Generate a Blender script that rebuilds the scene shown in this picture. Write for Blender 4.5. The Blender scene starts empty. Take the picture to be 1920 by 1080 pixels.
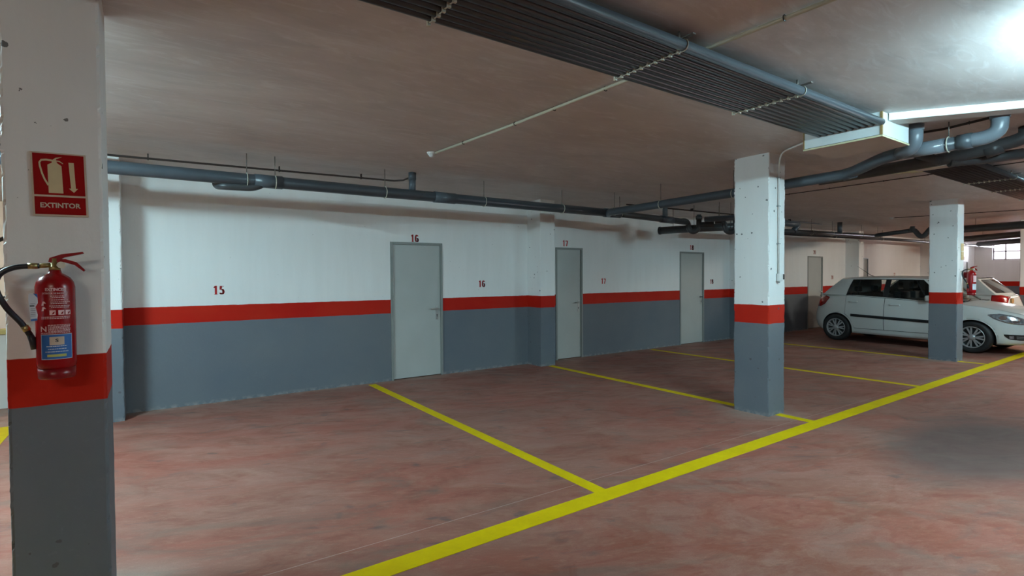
import bpy, bmesh, math, random
from mathutils import Vector, Matrix, noise
C = bpy.context.scene.collection
S = bpy.context.scene
PI = math.pi
random.seed(7)

# ------------------------------------------------------------------ camera
cam_d = bpy.data.cameras.new('camera')
cam = bpy.data.objects.new('camera', cam_d); C.objects.link(cam)
cam_d.sensor_width = 36.0
cam_d.lens = 984.8 / 1920 * 36
cam_d.clip_start = 0.05; cam_d.clip_end = 200
_r = Vector((0.82121, -0.57058, -0.00683)); _u = Vector((0.01749, 0.01320, 0.99976)); _f = Vector((0.57035, 0.82113, -0.02081))
M4 = Matrix.Identity(4)
for i in range(3):
    M4[i][0] = _r[i]; M4[i][1] = _u[i]; M4[i][2] = -_f[i]
M4[2][3] = 1.5
cam.matrix_world = M4
S.camera = cam

# ------------------------------------------------------------------ world, exposure
S.view_settings.view_transform = 'Standard'
S.view_settings.look = 'None'
S.view_settings.gamma = 1.0
S.view_settings.use_curve_mapping = False
S.view_settings.exposure = 0.30
w = bpy.data.worlds.new('world'); S.world = w; w.use_nodes = True
w.node_tree.nodes['Background'].inputs[0].default_value = (0.95, 0.93, 1.0, 1)
w.node_tree.nodes['Background'].inputs[1].default_value = 4.0
TUBE_POWER = 330.0            # fluorescent tubes in the battens (see luminaire builder)
TUBE_COL = (0.56, 0.885, 1.0)
TUBE_WARM = (1.0, 0.93, 0.80)
LUMINAIRES = [  # x, y, along ('x' or 'y'), strength factor, colour, where it hangs
    (4.25, 0.28, 'x', 1.15, TUBE_COL, 'white twin tube ceiling batten over the driving lane, just right of the view'),
    (-1.75, 4.35, 'y', 1.75, TUBE_COL, 'white twin tube ceiling batten left of the extinguisher pillar'),
    (10.3, 0.3, 'x', 1.15, TUBE_COL, 'white twin tube ceiling batten over the lane beside the far pillar'),
    (-1.8, -1.6, 'x', 0.28, TUBE_WARM, 'added fill lamp behind the viewpoint, built as a white twin tube batten'),  # unseen fill lamp, added to brighten from behind the camera
    (16.5, 0.2, 'x', 1.7, TUBE_WARM, 'white twin tube ceiling batten over the lane beyond the parked cars'),
    (23.0, 1.2, 'x', 1.1, TUBE_WARM, 'white twin tube ceiling batten near the end wall'),
    (-3.0, 9.3, 'x', 0.5, TUBE_WARM, 'added unseen lamp warming the stair recess, built as a white twin tube batten'),  # unseen lamp, added to turn the recess walls cream
]
day = bpy.data.lights.new('daylight', 'AREA'); day.shape = 'RECTANGLE'; day.size = 1.5; day.size_y = 0.8
day.energy = 260; day.color = (0.95, 0.93, 1.0)
dayo = bpy.data.objects.new('daylight', day); C.objects.link(dayo)
dayo.location = (30.3, 5.95, 2.5); dayo.rotation_euler = (0, PI/2, 0)

H = 2.79      # ceiling height
W = 7.278     # back wall plane

# ------------------------------------------------------------------ materials
def new_mat(name):
    m = bpy.data.materials.new(name); m.use_nodes = True
    nt = m.node_tree; b = nt.nodes['Principled BSDF']
    return m, nt, b
def nd(nt, t, **kw):
    n = nt.nodes.new(t)
    for k, v in kw.items(): setattr(n, k, v)
    return n
def simple(name, col, rough=0.5, metal=0.0, var=0.06, scale=30, bump=0.0, coat=0.0, spec=0.5):
    m, nt, b = new_mat(name); L = nt.links
    b.inputs['Roughness'].default_value = rough; b.inputs['Metallic'].default_value = metal
    b.inputs['Coat Weight'].default_value = coat; b.inputs['Specular IOR Level'].default_value = spec
    tc = nd(nt, 'ShaderNodeTexCoord'); n = nd(nt, 'ShaderNodeTexNoise'); n.inputs['Scale'].default_value = scale; n.inputs['Detail'].default_value = 4
    L.new(tc.outputs['Object'], n.inputs['Vector'])
    r = nd(nt, 'ShaderNodeMapRange'); r.inputs[1].default_value = 0.3; r.inputs[2].default_value = 0.7
    r.inputs[3].default_value = 1 - var; r.inputs[4].default_value = 1 + var
    L.new(n.outputs['Fac'], r.inputs[0])
    mx = nd(nt, 'ShaderNodeVectorMath', operation='SCALE'); mx.inputs[0].default_value = col
    L.new(r.outputs[0], mx.inputs['Scale']); L.new(mx.outputs[0], b.inputs['Base Color'])
    if bump:
        bp = nd(nt, 'ShaderNodeBump'); bp.inputs['Strength'].default_value = bump; bp.inputs['Distance'].default_value = 0.01
        L.new(n.outputs['Fac'], bp.inputs['Height']); L.new(bp.outputs[0], b.inputs['Normal'])
    return m

def math_(nt, op, a, b=None, c=None, clamp=False):
    n = nd(nt, 'ShaderNodeMath', operation=op); n.use_clamp = clamp
    for i, v in enumerate((a, b, c)):
        if v is None: continue
        if isinstance(v, (int, float)): n.inputs[i].default_value = v
        else: nt.links.new(v, n.inputs[i])
    return n.outputs[0]
def mixc(nt, fac, a, b, bt='MIX'):
    n = nd(nt, 'ShaderNodeMix', data_type='RGBA', blend_type=bt); n.clamp_factor = True
    for i, v in ((0, fac), (6, a), (7, b)):
        if isinstance(v, (int, float)): n.inputs[i].default_value = v
        elif isinstance(v, tuple): n.inputs[i].default_value = (*v[:3], 1)
        else: nt.links.new(v, n.inputs[i])
    return n.outputs[2]
def noise_(nt, vec, scale, detail=4, rough=0.55, dist=0.0):
    n = nd(nt, 'ShaderNodeTexNoise'); n.inputs['Scale'].default_value = scale; n.inputs['Detail'].default_value = detail
    n.inputs['Roughness'].default_value = rough; n.inputs['Distortion'].default_value = dist
    nt.links.new(vec, n.inputs['Vector']); return n.outputs['Fac']
def ramp_(nt, fac, lo, hi, a=0.0, b=1.0):
    r = nd(nt, 'ShaderNodeMapRange'); r.inputs[1].default_value = lo; r.inputs[2].default_value = hi
    r.inputs[3].default_value = a; r.inputs[4].default_value = b; nt.links.new(fac, r.inputs[0]); return r.outputs[0]
def scaled(nt, vec, s, loc=(0, 0, 0)):
    n = nd(nt, 'ShaderNodeMapping'); n.inputs['Scale'].default_value = s; n.inputs['Location'].default_value = loc
    nt.links.new(vec, n.inputs['Vector']); return n.outputs[0]

WHITE = (0.85, 0.855, 0.84); RED = (0.44, 0.007, 0.004); GREY = (0.135, 0.155, 0.18)
def banded_paint(name, pits=0.0, z0=0.985, z1=1.183):
    """white paint above a red band above grey paint, split by height"""
    m, nt, b = new_mat(name); L = nt.links
    geo = nd(nt, 'ShaderNodeNewGeometry'); pos = geo.outputs['Position']
    sx = nd(nt, 'ShaderNodeSeparateXYZ'); L.new(pos, sx.inputs[0]); z = sx.outputs['Z']
    wob = noise_(nt, pos, 7, 3); zz = math_(nt, 'ADD', z, math_(nt, 'MULTIPLY', math_(nt, 'SUBTRACT', wob, 0.5), 0.012))
    f1 = ramp_(nt, zz, z1 - 0.0015, z1 + 0.0015); f0 = ramp_(nt, zz, z0 - 0.0015, z0 + 0.0015)
    n1 = noise_(nt, pos, 1.3, 5); n2 = noise_(nt, pos, 40, 3); n3 = noise_(nt, scaled(nt, pos, (9, 9, 1.2)), 1.0, 4)
    white = mixc(nt, ramp_(nt, n3, 0.35, 0.75, 0, 0.55), WHITE, (0.79, 0.79, 0.77))
    red = mixc(nt, ramp_(nt, n1, 0.3, 0.7), RED, (0.48, 0.022, 0.008))
    grey = mixc(nt, ramp_(nt, n1, 0.3, 0.75), GREY, (0.165, 0.18, 0.195))
    grey = mixc(nt, ramp_(nt, n2, 0.62, 0.8, 0, 0.25), grey, (0.24, 0.26, 0.28))
    col = mixc(nt, f0, grey, red); col = mixc(nt, f1, col, white)
    hgt = n2
    if pits:
        vo = nd(nt, 'ShaderNodeTexVoronoi'); vo.inputs['Scale'].default_value = 15.0; vo.inputs['Randomness'].default_value = 1.0
        L.new(scaled(nt, pos, (1, 1, 1)), vo.inputs['Vector'])
        wn = nd(nt, 'ShaderNodeTexWhiteNoise'); L.new(vo.outputs['Position'], wn.inputs['Vector'])
        at = nd(nt, 'ShaderNodeAttribute'); at.attribute_name = 'arris'
        rad = math_(nt, 'MULTIPLY', math_(nt, 'POWER', wn.outputs['Value'], 4.6), 0.125 * pits)
        rad = math_(nt, 'MULTIPLY', rad, math_(nt, 'ADD', 1.0, math_(nt, 'MULTIPLY', at.outputs['Fac'], 0.7)))
        d = math_(nt, 'ADD', vo.outputs['Distance'], math_(nt, 'MULTIPLY', math_(nt, 'SUBTRACT', noise_(nt, pos, 110, 3), 0.5), 0.26))
        pit = math_(nt, 'LESS_THAN', d, rad)
        col = mixc(nt, math_(nt, 'MULTIPLY', pit, 0.85), col, (0.09, 0.09, 0.09))
        hgt = math_(nt, 'SUBTRACT', n2, math_(nt, 'MULTIPLY', pit, 2.0))
    # scuffs and dust close to the floor
    dust = math_(nt, 'MULTIPLY', ramp_(nt, z, 0.0, 0.05, 1, 0), ramp_(nt, noise_(nt, pos, 14, 4), 0.45, 0.6))
    col = mixc(nt, math_(nt, 'MULTIPLY', dust, 0.5), col, (0.42, 0.38, 0.34))
    L.new(col, b.inputs['Base Color']); b.inputs['Roughness'].default_value = 0.55
    b.inputs['Specular IOR Level'].default_value = 0.12
    bp = nd(nt, 'ShaderNodeBump'); bp.inputs['Strength'].default_value = 0.25; bp.inputs['Distance'].default_value = 0.004
    L.new(hgt, bp.inputs['Height']); L.new(bp.outputs[0], b.inputs['Normal'])
    return m

def floor_material():
    m, nt, b = new_mat('red_polished_concrete'); L = nt.links
    geo = nd(nt, 'ShaderNodeNewGeometry'); pos = geo.outputs['Position']
    rot = nd(nt, 'ShaderNodeMapping'); rot.inputs['Rotation'].default_value = (0, 0, 0.45); L.new(pos, rot.inputs['Vector']); rp = rot.outputs[0]
    st = scaled(nt, rp, (0.75, 1.7, 1))
    big = noise_(nt, st, 0.85, 5, 0.6, 1.0); mid = noise_(nt, scaled(nt, rp, (1, 1.9, 1)), 1.7, 8, 0.66, 1.1); fine = noise_(nt, scaled(nt, rp, (7, 22, 1)), 1.6, 6, 0.72)
    grain = noise_(nt, pos, 120, 3, 0.7)
    col = mixc(nt, ramp_(nt, big, 0.38, 0.60), (0.325, 0.106, 0.075), (0.305, 0.142, 0.107))
    col = mixc(nt, ramp_(nt, mid, 0.48, 0.66, 0, 0.6), col, (0.215, 0.068, 0.044))
    pale = noise_(nt, scaled(nt, rp, (1, 2.1, 1), (5, 1, 0)), 1.1, 7, 0.66, 1.3)
    col = mixc(nt, ramp_(nt, pale, 0.50, 0.68, 0, 0.65), col, (0.39, 0.212, 0.163))
    col = mixc(nt, ramp_(nt, fine, 0.52, 0.75, 0, 0.5), col, (0.48, 0.26, 0.20))
    # grey worn smears
    g = noise_(nt, scaled(nt, rp, (1.0, 2.2, 1), (3.1, 7.7, 0)), 0.95, 7, 0.64, 1.5)
    col = mixc(nt, ramp_(nt, g, 0.53, 0.66, 0, 0.55), col, (0.165, 0.122, 0.100))
    spots = noise_(nt, scaled(nt, rp, (1, 2.4, 1), (11, 2, 0)), 3.1, 4, 0.55, 0.7)
    col = mixc(nt, ramp_(nt, spots, 0.61, 0.72, 0, 0.65), col, (0.10, 0.085, 0.085))
    # swept polishing arcs in the driving lane
    vm = nd(nt, 'ShaderNodeVectorMath', operation='DISTANCE'); L.new(pos, vm.inputs[0]); vm.inputs[1].default_value = (3.25, 1.15, 0)
    dd = math_(nt, 'ADD', vm.outputs['Value'], math_(nt, 'MULTIPLY', mid, 1.1))
    arc = noise_(nt, pos, 1, 1)
    cb = nd(nt, 'ShaderNodeCombineXYZ'); L.new(dd, cb.inputs[0])
    L.new(math_(nt, 'MULTIPLY', big, 2.0), cb.inputs[1]); arcs = noise_(nt, cb.outputs[0], 3.4, 5, 0.7)
    near = math_(nt, 'MULTIPLY', ramp_(nt, vm.outputs['Value'], 0.9, 2.6, 0.85, 0), 1.0)
    col = mixc(nt, math_(nt, 'MULTIPLY', near, ramp_(nt, arcs, 0.42, 0.64, 0, 0.8)), col, (0.235, 0.060, 0.028))
    col = mixc(nt, math_(nt, 'MULTIPLY', near, ramp_(nt, arcs, 0.48, 0.28, 0, 0.35)), col, (0.37, 0.20, 0.155))
    # dark patch in the lane on the right
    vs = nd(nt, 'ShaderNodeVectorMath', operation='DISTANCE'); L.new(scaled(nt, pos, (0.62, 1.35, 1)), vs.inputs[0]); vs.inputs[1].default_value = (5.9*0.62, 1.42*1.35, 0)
    dark_patch = ramp_(nt, math_(nt, 'ADD', vs.outputs['Value'], math_(nt, 'MULTIPLY', math_(nt, 'SUBTRACT', mid, 0.5), 0.35)), 0.50, 0.95, 0.85, 0)
    col = mixc(nt, dark_patch, col, (0.105, 0.075, 0.068))
    # pale cement dust left along the wall foot and the pillar feet
    sx = nd(nt, 'ShaderNodeSeparateXYZ'); L.new(pos, sx.inputs[0])
    dw = ramp_(nt, math_(nt, 'SUBTRACT', W, sx.outputs['Y']), 0.0, 0.28, 1, 0)
    dustn = ramp_(nt, noise_(nt, pos, 3, 5, 0.7), 0.35, 0.7)
    allf = math_(nt, 'MULTIPLY', dw, dustn)
    for px_, py_ in ((5.535, 3.2), (11.49, 3.2), (-0.31, 3.07)):
        v = nd(nt, 'ShaderNodeVectorMath', operation='DISTANCE'); L.new(pos, v.inputs[0]); v.inputs[1].default_value = (px_, py_, 0)
        allf = math_(nt, 'MAXIMUM', allf, math_(nt, 'MULTIPLY', ramp_(nt, v.outputs['Value'], 0.22, 0.55, 0.9, 0), ramp_(nt, dustn, 0, 1, 0.45, 1)))
    col = mixc(nt, math_(nt, 'MULTIPLY', allf, 0.6), col, (0.50, 0.43, 0.36))
    # hairline saw cut
    cut = math_(nt, 'LESS_THAN', math_(nt, 'ABSOLUTE', math_(nt, 'SUBTRACT', math_(nt, 'ADD', sx.outputs['Y'], math_(nt, 'MULTIPLY', sx.outputs['X'], 0.022)), 2.885)), 0.003)
    col = mixc(nt, math_(nt, 'MULTIPLY', cut, 0.55), col, (0.58, 0.46, 0.42))
    col = mixc(nt, ramp_(nt, grain, 0.35, 0.65, 0.02, 0.26), col, (0.13, 0.075, 0.058))
    L.new(col, b.inputs['Base Color'])
    L.new(ramp_(nt, mid, 0.3, 0.7, 0.42, 0.62), b.inputs['Roughness'])
    b.inputs['Specular IOR Level'].default_value = 0.18
    bp = nd(nt, 'ShaderNodeBump'); bp.inputs['Strength'].default_value = 0.12; bp.inputs['Distance'].default_value = 0.004
    L.new(fine, bp.inputs['Height']); L.new(bp.outputs[0], b.inputs['Normal'])
    return m

def ceiling_material():
    m, nt, b = new_mat('skimmed_plaster_ceiling'); L = nt.links
    geo = nd(nt, 'ShaderNodeNewGeometry'); pos = geo.outputs['Position']
    wob = noise_(nt, pos, 0.5, 3); big = noise_(nt, scaled(nt, pos, (0.7, 1.3, 1)), 0.7, 5, 0.6, 1.2)
    a = noise_(nt, scaled(nt, pos, (0.9, 2.6, 1)), 0.8, 7, 0.62, 2.2); c = noise_(nt, scaled(nt, pos, (1.2, 4.5, 1)), 2.2, 7, 0.7, 1.6)
    col = mixc(nt, ramp_(nt, big, 0.35, 0.65), (0.655, 0.605, 0.58), (0.56, 0.50, 0.475))
    col = mixc(nt, ramp_(nt, a, 0.48, 0.62, 0, 0.55), col, (0.50, 0.465, 0.45))
    col = mixc(nt, ramp_(nt, c, 0.50, 0.68, 0, 0.45), col, (0.80, 0.80, 0.80))
    L.new(col, b.inputs['Base Color']); L.new(ramp_(nt, c, 0.3, 0.7, 0.42, 0.6), b.inputs['Roughness'])
    b.inputs['Specular IOR Level'].default_value = 0.3
    bp = nd(nt, 'ShaderNodeBump'); bp.inputs['Strength'].default_value = 0.35; bp.inputs['Distance'].default_value = 0.006
    L.new(c, bp.inputs['Height']); L.new(bp.outputs[0], b.inputs['Normal'])
    return m

def line_material():
    m, nt, b = new_mat('yellow_line_paint'); L = nt.links
    geo = nd(nt, 'ShaderNodeNewGeometry'); pos = geo.outputs['Position']
    n = noise_(nt, pos, 5, 6, 0.7); n2 = noise_(nt, pos, 60, 4, 0.7)
    col = mixc(nt, ramp_(nt, n, 0.35, 0.7), (0.70, 0.51, 0.002), (0.61, 0.43, 0.003))
    col = mixc(nt, ramp_(nt, n2, 0.62, 0.72, 0, 0.4), col, (0.34, 0.24, 0.05))
    L.new(col, b.inputs['Base Color']); b.inputs['Roughness'].default_value = 0.6; b.inputs['Specular IOR Level'].default_value = 0.1
    return m

def glow(name, col, strength):
    m, nt, b = new_mat(name)
    b.inputs['Base Color'].default_value = (0.8, 0.8, 0.8, 1)
    b.inputs['Emission Color'].default_value = (*col, 1); b.inputs['Emission Strength'].default_value = strength
    return m
def glass_mat(name, tint=(0.25, 0.3, 0.3), rough=0.0):
    m, nt, b = new_mat(name); L = nt.links
    out = nt.nodes['Material Output']; nt.nodes.remove(b)
    tr = nd(nt, 'ShaderNodeBsdfTransparent'); tr.inputs[0].default_value = (*tint, 1)
    gl = nd(nt, 'ShaderNodeBsdfGlossy'); gl.inputs['Roughness'].default_value = 0.03; gl.inputs[0].default_value = (0.9, 0.95, 0.95, 1)
    fr = nd(nt, 'ShaderNodeFresnel'); fr.inputs[0].default_value = 1.5
    mx = nd(nt, 'ShaderNodeMixShader'); L.new(fr.outputs[0], mx.inputs[0]); L.new(tr.outputs[0], mx.inputs[1]); L.new(gl.outputs[0], mx.inputs[2])
    L.new(mx.outputs[0], out.inputs['Surface']); return m

M = {}
M['wall'] = banded_paint('banded_wall_paint', 0.35)
M['pillar'] = banded_paint('banded_pillar_paint', 1.6)
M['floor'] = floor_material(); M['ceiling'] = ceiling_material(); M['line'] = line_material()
M['door'] = simple('door_sheet_metal', (0.44, 0.46, 0.44), 0.45, 0, 0.03, 3)
M['door_frame'] = simple('door_frame_metal', (0.235, 0.25, 0.235), 0.45, 0, 0.05, 8)
M['steel'] = simple('brushed_steel', (0.52, 0.52, 0.50), 0.32, 0.9, 0.05, 60)
M['black_plastic'] = simple('black_plastic', (0.018, 0.018, 0.02), 0.4)
M['dark_hole'] = simple('dark_recess', (0.03, 0.03, 0.03), 0.9)
M['pvc'] = simple('grey_pvc_pipe', (0.075, 0.092, 0.108), 0.33, 0, 0.10, 6)
M['pvc_light'] = simple('light_grey_pvc_pipe', (0.155, 0.185, 0.215), 0.28, 0, 0.08, 6)
M['pvc_dark'] = simple('dark_grey_pvc_pipe', (0.055, 0.058, 0.062), 0.38, 0, 0.12, 9)
M['bundle'] = simple('anthracite_conduit', (0.043, 0.046, 0.053), 0.28, 0, 0.02, 5)
M['galv'] = simple('galvanised_strap', (0.62, 0.60, 0.50), 0.45, 0.15, 0.1, 40)
M['rod'] = simple('threaded_rod_metal', (0.20, 0.18, 0.16), 0.5, 0.7)
M['cream'] = simple('cream_rigid_conduit', (0.50, 0.47, 0.36), 0.45, 0, 0.06, 12)
M['copper'] = simple('dark_copper_pipe', (0.045, 0.03, 0.025), 0.5, 0.2)
M['board'] = simple('white_duct_board', (0.74, 0.80, 0.80), 0.5, 0, 0.03, 5)
M['cork'] = simple('brown_board_edge', (0.30, 0.19, 0.07), 0.7, 0, 0.15, 60)
M['foam'] = simple('cream_board_edge', (0.70, 0.66, 0.42), 0.7, 0, 0.08, 40)
M['under'] = simple('board_underside', (0.60, 0.56, 0.52), 0.6, 0, 0.04, 5)
M['white_plastic'] = simple('white_plastic', (0.72, 0.72, 0.70), 0.4)
M['grey_plastic'] = simple('grey_plastic', (0.33, 0.35, 0.35), 0.4)
M['stencil'] = simple('red_stencil_paint', (0.50, 0.018, 0.02), 0.6, 0, 0.15, 50)
M['stencil_pale'] = simple('faded_red_stencil_paint', (0.50, 0.17, 0.14), 0.6, 0, 0.2, 50)
M['sign_red'] = simple('sign_red_vinyl', (0.30, 0.001, 0.002), 0.5, 0, 0.05, 20, 0, 0, 0.1)
M['sign_cream'] = simple('photoluminescent_cream', (0.62, 0.50, 0.29), 0.5, 0, 0.05, 20)
M['sign_edge'] = simple('sign_border_cream', (0.58, 0.47, 0.36), 0.5, 0, 0.05, 20)
M['ext_red'] = simple('extinguisher_red_paint', (0.28, 0.001, 0.003), 0.25, 0, 0.05, 4, 0, 0, 0.4)
M['ext_base'] = simple('extinguisher_base_red', (0.20, 0.003, 0.006), 0.3, 0, 0.05, 4)
M['brass'] = simple('brass_valve', (0.42, 0.33, 0.14), 0.35, 0.85, 0.1, 40)
M['rubber'] = simple('black_rubber', (0.012, 0.013, 0.018), 0.42, 0, 0.1, 60)
M['print'] = simple('pale_pink_print', (0.78, 0.50, 0.50), 0.5)
M['label_blue'] = simple('blue_label', (0.02, 0.13, 0.42), 0.45, 0, 0.04, 20)
M['label_white'] = simple('white_label', (0.62, 0.66, 0.72), 0.45, 0, 0.04, 20)
M['label_yellow'] = simple('yellow_print', (0.50, 0.50, 0.12), 0.5)
M['ink'] = simple('dark_ink', (0.03, 0.03, 0.04), 0.5)
M['car'] = simple('white_car_paint', (0.62, 0.64, 0.62), 0.25, 0, 0.02, 2, 0, 0.3)
M['car2'] = simple('silvery_white_car_paint', (0.60, 0.60, 0.57), 0.28, 0, 0.02, 2, 0, 0.8)
M['trim_black'] = simple('black_car_trim', (0.012, 0.013, 0.015), 0.35)
M['cabin'] = simple('dark_cabin_fabric', (0.03, 0.032, 0.035), 0.8)
M['tyre'] = simple('tyre_rubber', (0.012, 0.012, 0.013), 0.65, 0, 0.1, 50)
M['alloy'] = simple('silver_wheel_cover', (0.50, 0.51, 0.52), 0.3, 0.6, 0.05, 30)
M['glass'] = glass_mat('tinted_car_glass', (0.78, 0.82, 0.80))
M['glass_dark'] = simple('dark_car_glass', (0.035, 0.04, 0.042), 0.06, 0, 0.02, 4, 0, 0.6)
M['lamp_glass'] = simple('headlamp_lens', (0.33, 0.35, 0.38), 0.12, 0.55, 0.5, 28, 0.0, 1.0)
M['chrome'] = simple('chrome', (0.75, 0.76, 0.78), 0.08, 1.0, 0.03, 10)
M['tail_red'] = simple('tail_lamp_red', (0.30, 0.004, 0.004), 0.15, 0, 0.1, 30, 0, 0.8)
M['amber'] = simple('amber_lamp', (0.75, 0.42, 0.16), 0.15, 0, 0.1, 30, 0, 0.8)
M['plain_white'] = simple('plain_white_plaster', (0.74, 0.73, 0.68), 0.6, 0, 0.04, 2)
M['yellow_cap'] = simple('yellow_ledge', (0.60, 0.47, 0.16), 0.5, 0, 0.06, 8)
M['window_frame'] = simple('window_frame_paint', (0.55, 0.52, 0.55), 0.5)
M['slat'] = simple('pale_louvre_slat', (0.72, 0.70, 0.70), 0.5)
M['notice'] = simple('yellowed_notice', (0.55, 0.42, 0.16), 0.4, 0, 0.35, 35)
M['pane'] = glass_mat('window_pane', (0.95, 0.95, 0.97))

# ------------------------------------------------------------------ mesh helpers
class MB:
    def __init__(s): s.v = []; s.f = []; s.sm = []
    def add(s, vs, fs, smooth=False, mat=None):
        o = len(s.v)
        s.v += [tuple(mat @ Vector(q)) if mat else tuple(q) for q in vs]
        s.f += [tuple(i + o for i in f) for f in fs]; s.sm += [smooth] * len(fs); return s
    def box(s, x0, x1, y0, y1, z0, z1, mat=None):
        vs = [(x, y, z) for z in (z0, z1) for y in (y0, y1) for x in (x0, x1)]
        return s.add(vs, [(0, 2, 3, 1), (4, 5, 7, 6), (0, 1, 5, 4), (2, 6, 7, 3), (0, 4, 6, 2), (1, 3, 7, 5)], False, mat)
    def bbox(s, x0, x1, y0, y1, z0, z1, bv=0.005, mat=None):
        bm = bmesh.new(); bmesh.ops.create_cube(bm, size=1)
        for v in bm.verts:
            v.co = Vector(((x0 + x1) / 2 + v.co.x * (x1 - x0), (y0 + y1) / 2 + v.co.y * (y1 - y0), (z0 + z1) / 2 + v.co.z * (z1 - z0)))
        bmesh.ops.bevel(bm, geom=list(bm.edges), offset=bv, segments=2, affect='EDGES', profile=0.6)
        bm.verts.index_update()
        s.add([v.co.copy() for v in bm.verts], [[v.index for v in f.verts] for f in bm.faces], False, mat); bm.free(); return s
    def tube(s, pts, r, seg=14, cap=True, bend=0.0, rs=None, mat=None):
        P = [Vector(p) for p in pts]
        if bend:
            Q = [P[0]]
            for i in range(1, len(P) - 1):
                a, b_, c = P[i - 1], P[i], P[i + 1]
                d1 = min(bend, (a - b_).length * 0.48); d2 = min(bend, (c - b_).length * 0.48)
                p0 = b_ + (a - b_).normalized() * d1; p2 = b_ + (c - b_).normalized() * d2
                for k in range(7):
                    t = k / 6; Q.append(p0 * (1 - t) ** 2 + b_ * 2 * t * (1 - t) + p2 * t * t)
            Q.append(P[-1]); P = Q
        n = len(P); T = []
        for i in range(n):
            T.append((P[min(i + 1, n - 1)] - P[max(i - 1, 0)]).normalized())
        up = Vector((0, 0, 1)) if abs(T[0].z) < 0.9 else Vector((1, 0, 0))
        a = T[0].cross(up).normalized(); vs = []
        for i in range(n):
            a = (a - T[i] * a.dot(T[i])).normalized(); b_ = T[i].cross(a)
            rr = rs[i] if rs else r
            for k in range(seg):
                t = 2 * PI * k / seg; vs.append(P[i] + (a * math.cos(t) + b_ * math.sin(t)) * rr)
        fs = [(i * seg + k, i * seg + (k + 1) % seg, (i + 1) * seg + (k + 1) % seg, (i + 1) * seg + k) for i in range(n - 1) for k in range(seg)]
        o = len(s.v); s.add(vs, fs, True, mat)
        if cap:
            s.f += [tuple(o + k for k in reversed(range(seg))), tuple(o + (n - 1) * seg + k for k in range(seg))]; s.sm += [False, False]
        return s
    def lathe(s, prof, c=(0, 0, 0), seg=28, mat=None):
        vs = []
        for r, z in prof:
            for k in range(seg):
                t = 2 * PI * k / seg; vs.append((c[0] + r * math.cos(t), c[1] + r * math.sin(t), c[2] + z))
        fs = [(i * seg + k, i * seg + (k + 1) % seg, (i + 1) * seg + (k + 1) % seg, (i + 1) * seg + k) for i in range(len(prof) - 1) for k in range(seg)]
        return s.add(vs, fs, True, mat)
    def prism(s, poly, d0, d1, mat=None):
        """poly in local (x, z), extruded along y from d0 to d1"""
        n = len(poly); vs = [(x, d0, z) for x, z in poly] + [(x, d1, z) for x, z in poly]
        fs = [tuple(range(n)), tuple(reversed(range(n, 2 * n)))] + [(i, i + n, (i + 1) % n + n, (i + 1) % n) for i in range(n)]
        return s.add(vs, fs, False, mat)
    def torus(s, c, axis, R, r, a0=0, a1=2 * PI, seg=20, sub=6):
        ax = Vector(axis).normalized(); up = Vector((0, 0, 1)) if abs(ax.z) < 0.9 else Vector((1, 0, 0))
        e1 = ax.cross(up).normalized(); e2 = ax.cross(e1)
        pts = [Vector(c) + e1 * R * math.cos(a0 + (a1 - a0) * k / seg) + e2 * R * math.sin(a0 + (a1 - a0) * k / seg) for k in range(seg + 1)]
        return s.tube(pts, r, sub)
    def build(s, name, mat, parent=None, smooth=None):
        me = bpy.data.meshes.new(name); me.from_pydata(s.v, [], s.f)
        for p_, q_ in zip(me.polygons, s.sm if smooth is None else [smooth] * len(s.f)): p_.use_smooth = bool(q_)
        if getattr(s, 'arris', None): me.attributes.new('arris', 'FLOAT', 'POINT').data.foreach_set('value', s.arris)
        bm = bmesh.new(); bm.from_mesh(me); bmesh.ops.recalc_face_normals(bm, faces=bm.faces); bm.to_mesh(me); bm.free()
        me.materials.append(M[mat] if isinstance(mat, str) else mat); me.update()
        o = bpy.data.objects.new(name, me); C.objects.link(o)
        if parent: o.parent = parent
        return o

def tag(o, label=None, cat=None, group=None, kind=None):
    if label: o['label'] = label
    if cat: o['category'] = cat
    if group: o['group'] = group
    if kind: o['kind'] = kind
    return o
def empty(name, loc=(0, 0, 0), rz=0.0, label=None, cat=None, group=None):
    o = bpy.data.objects.new(name, None); C.objects.link(o); o.location = loc; o.rotation_euler = (0, 0, rz)
    o.empty_display_size = 0.1
    return tag(o, label, cat, group)
def copy_tree(o, parent=None):
    c = o.copy(); C.objects.link(c)
    if parent: c.parent = parent
    for ch in [x for x in o.children]: copy_tree(ch, c)
    return c

# ------------------------------------------------------------------ the room shell
X0, X1, Y0 = -9.0, 29.5, -7.0
st = lambda o, label=None: tag(o, label, kind='structure')
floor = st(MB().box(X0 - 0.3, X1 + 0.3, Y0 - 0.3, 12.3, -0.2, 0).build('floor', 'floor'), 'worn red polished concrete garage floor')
ceil = st(MB().box(X0 - 0.3, X1 + 0.3, Y0 - 0.3, 12.3, H, H + 0.2).build('ceiling', 'ceiling'), 'low skimmed plaster ceiling')
DOORS = [(2.905, 3.745), (6.005, 6.650), (9.484, 10.334), (12.35, 13.15), (15.022, 15.876), (18.05, 18.87), (24.2, 25.0), (27.75, 28.56)]
DH = 2.026
wb = MB(); x = -0.62
for a, b_ in DOORS:
    wb.box(x, a, W, W + 0.2, 0, H); wb.box(a, b_, W, W + 0.2, DH, H); x = b_
wb.box(x, X1 + 0.3, W, W + 0.2, 0, H)
wall_back = st(wb.build('wall_back', 'wall'), 'white wall with red band over grey dado')
st(MB().box(X0 - 0.2, X0, Y0, 12, 0, H).build('wall_left', 'wall'))
st(MB().box(X0, X1, Y0 - 0.2, Y0, 0, H).build('wall_front', 'wall'))
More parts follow.
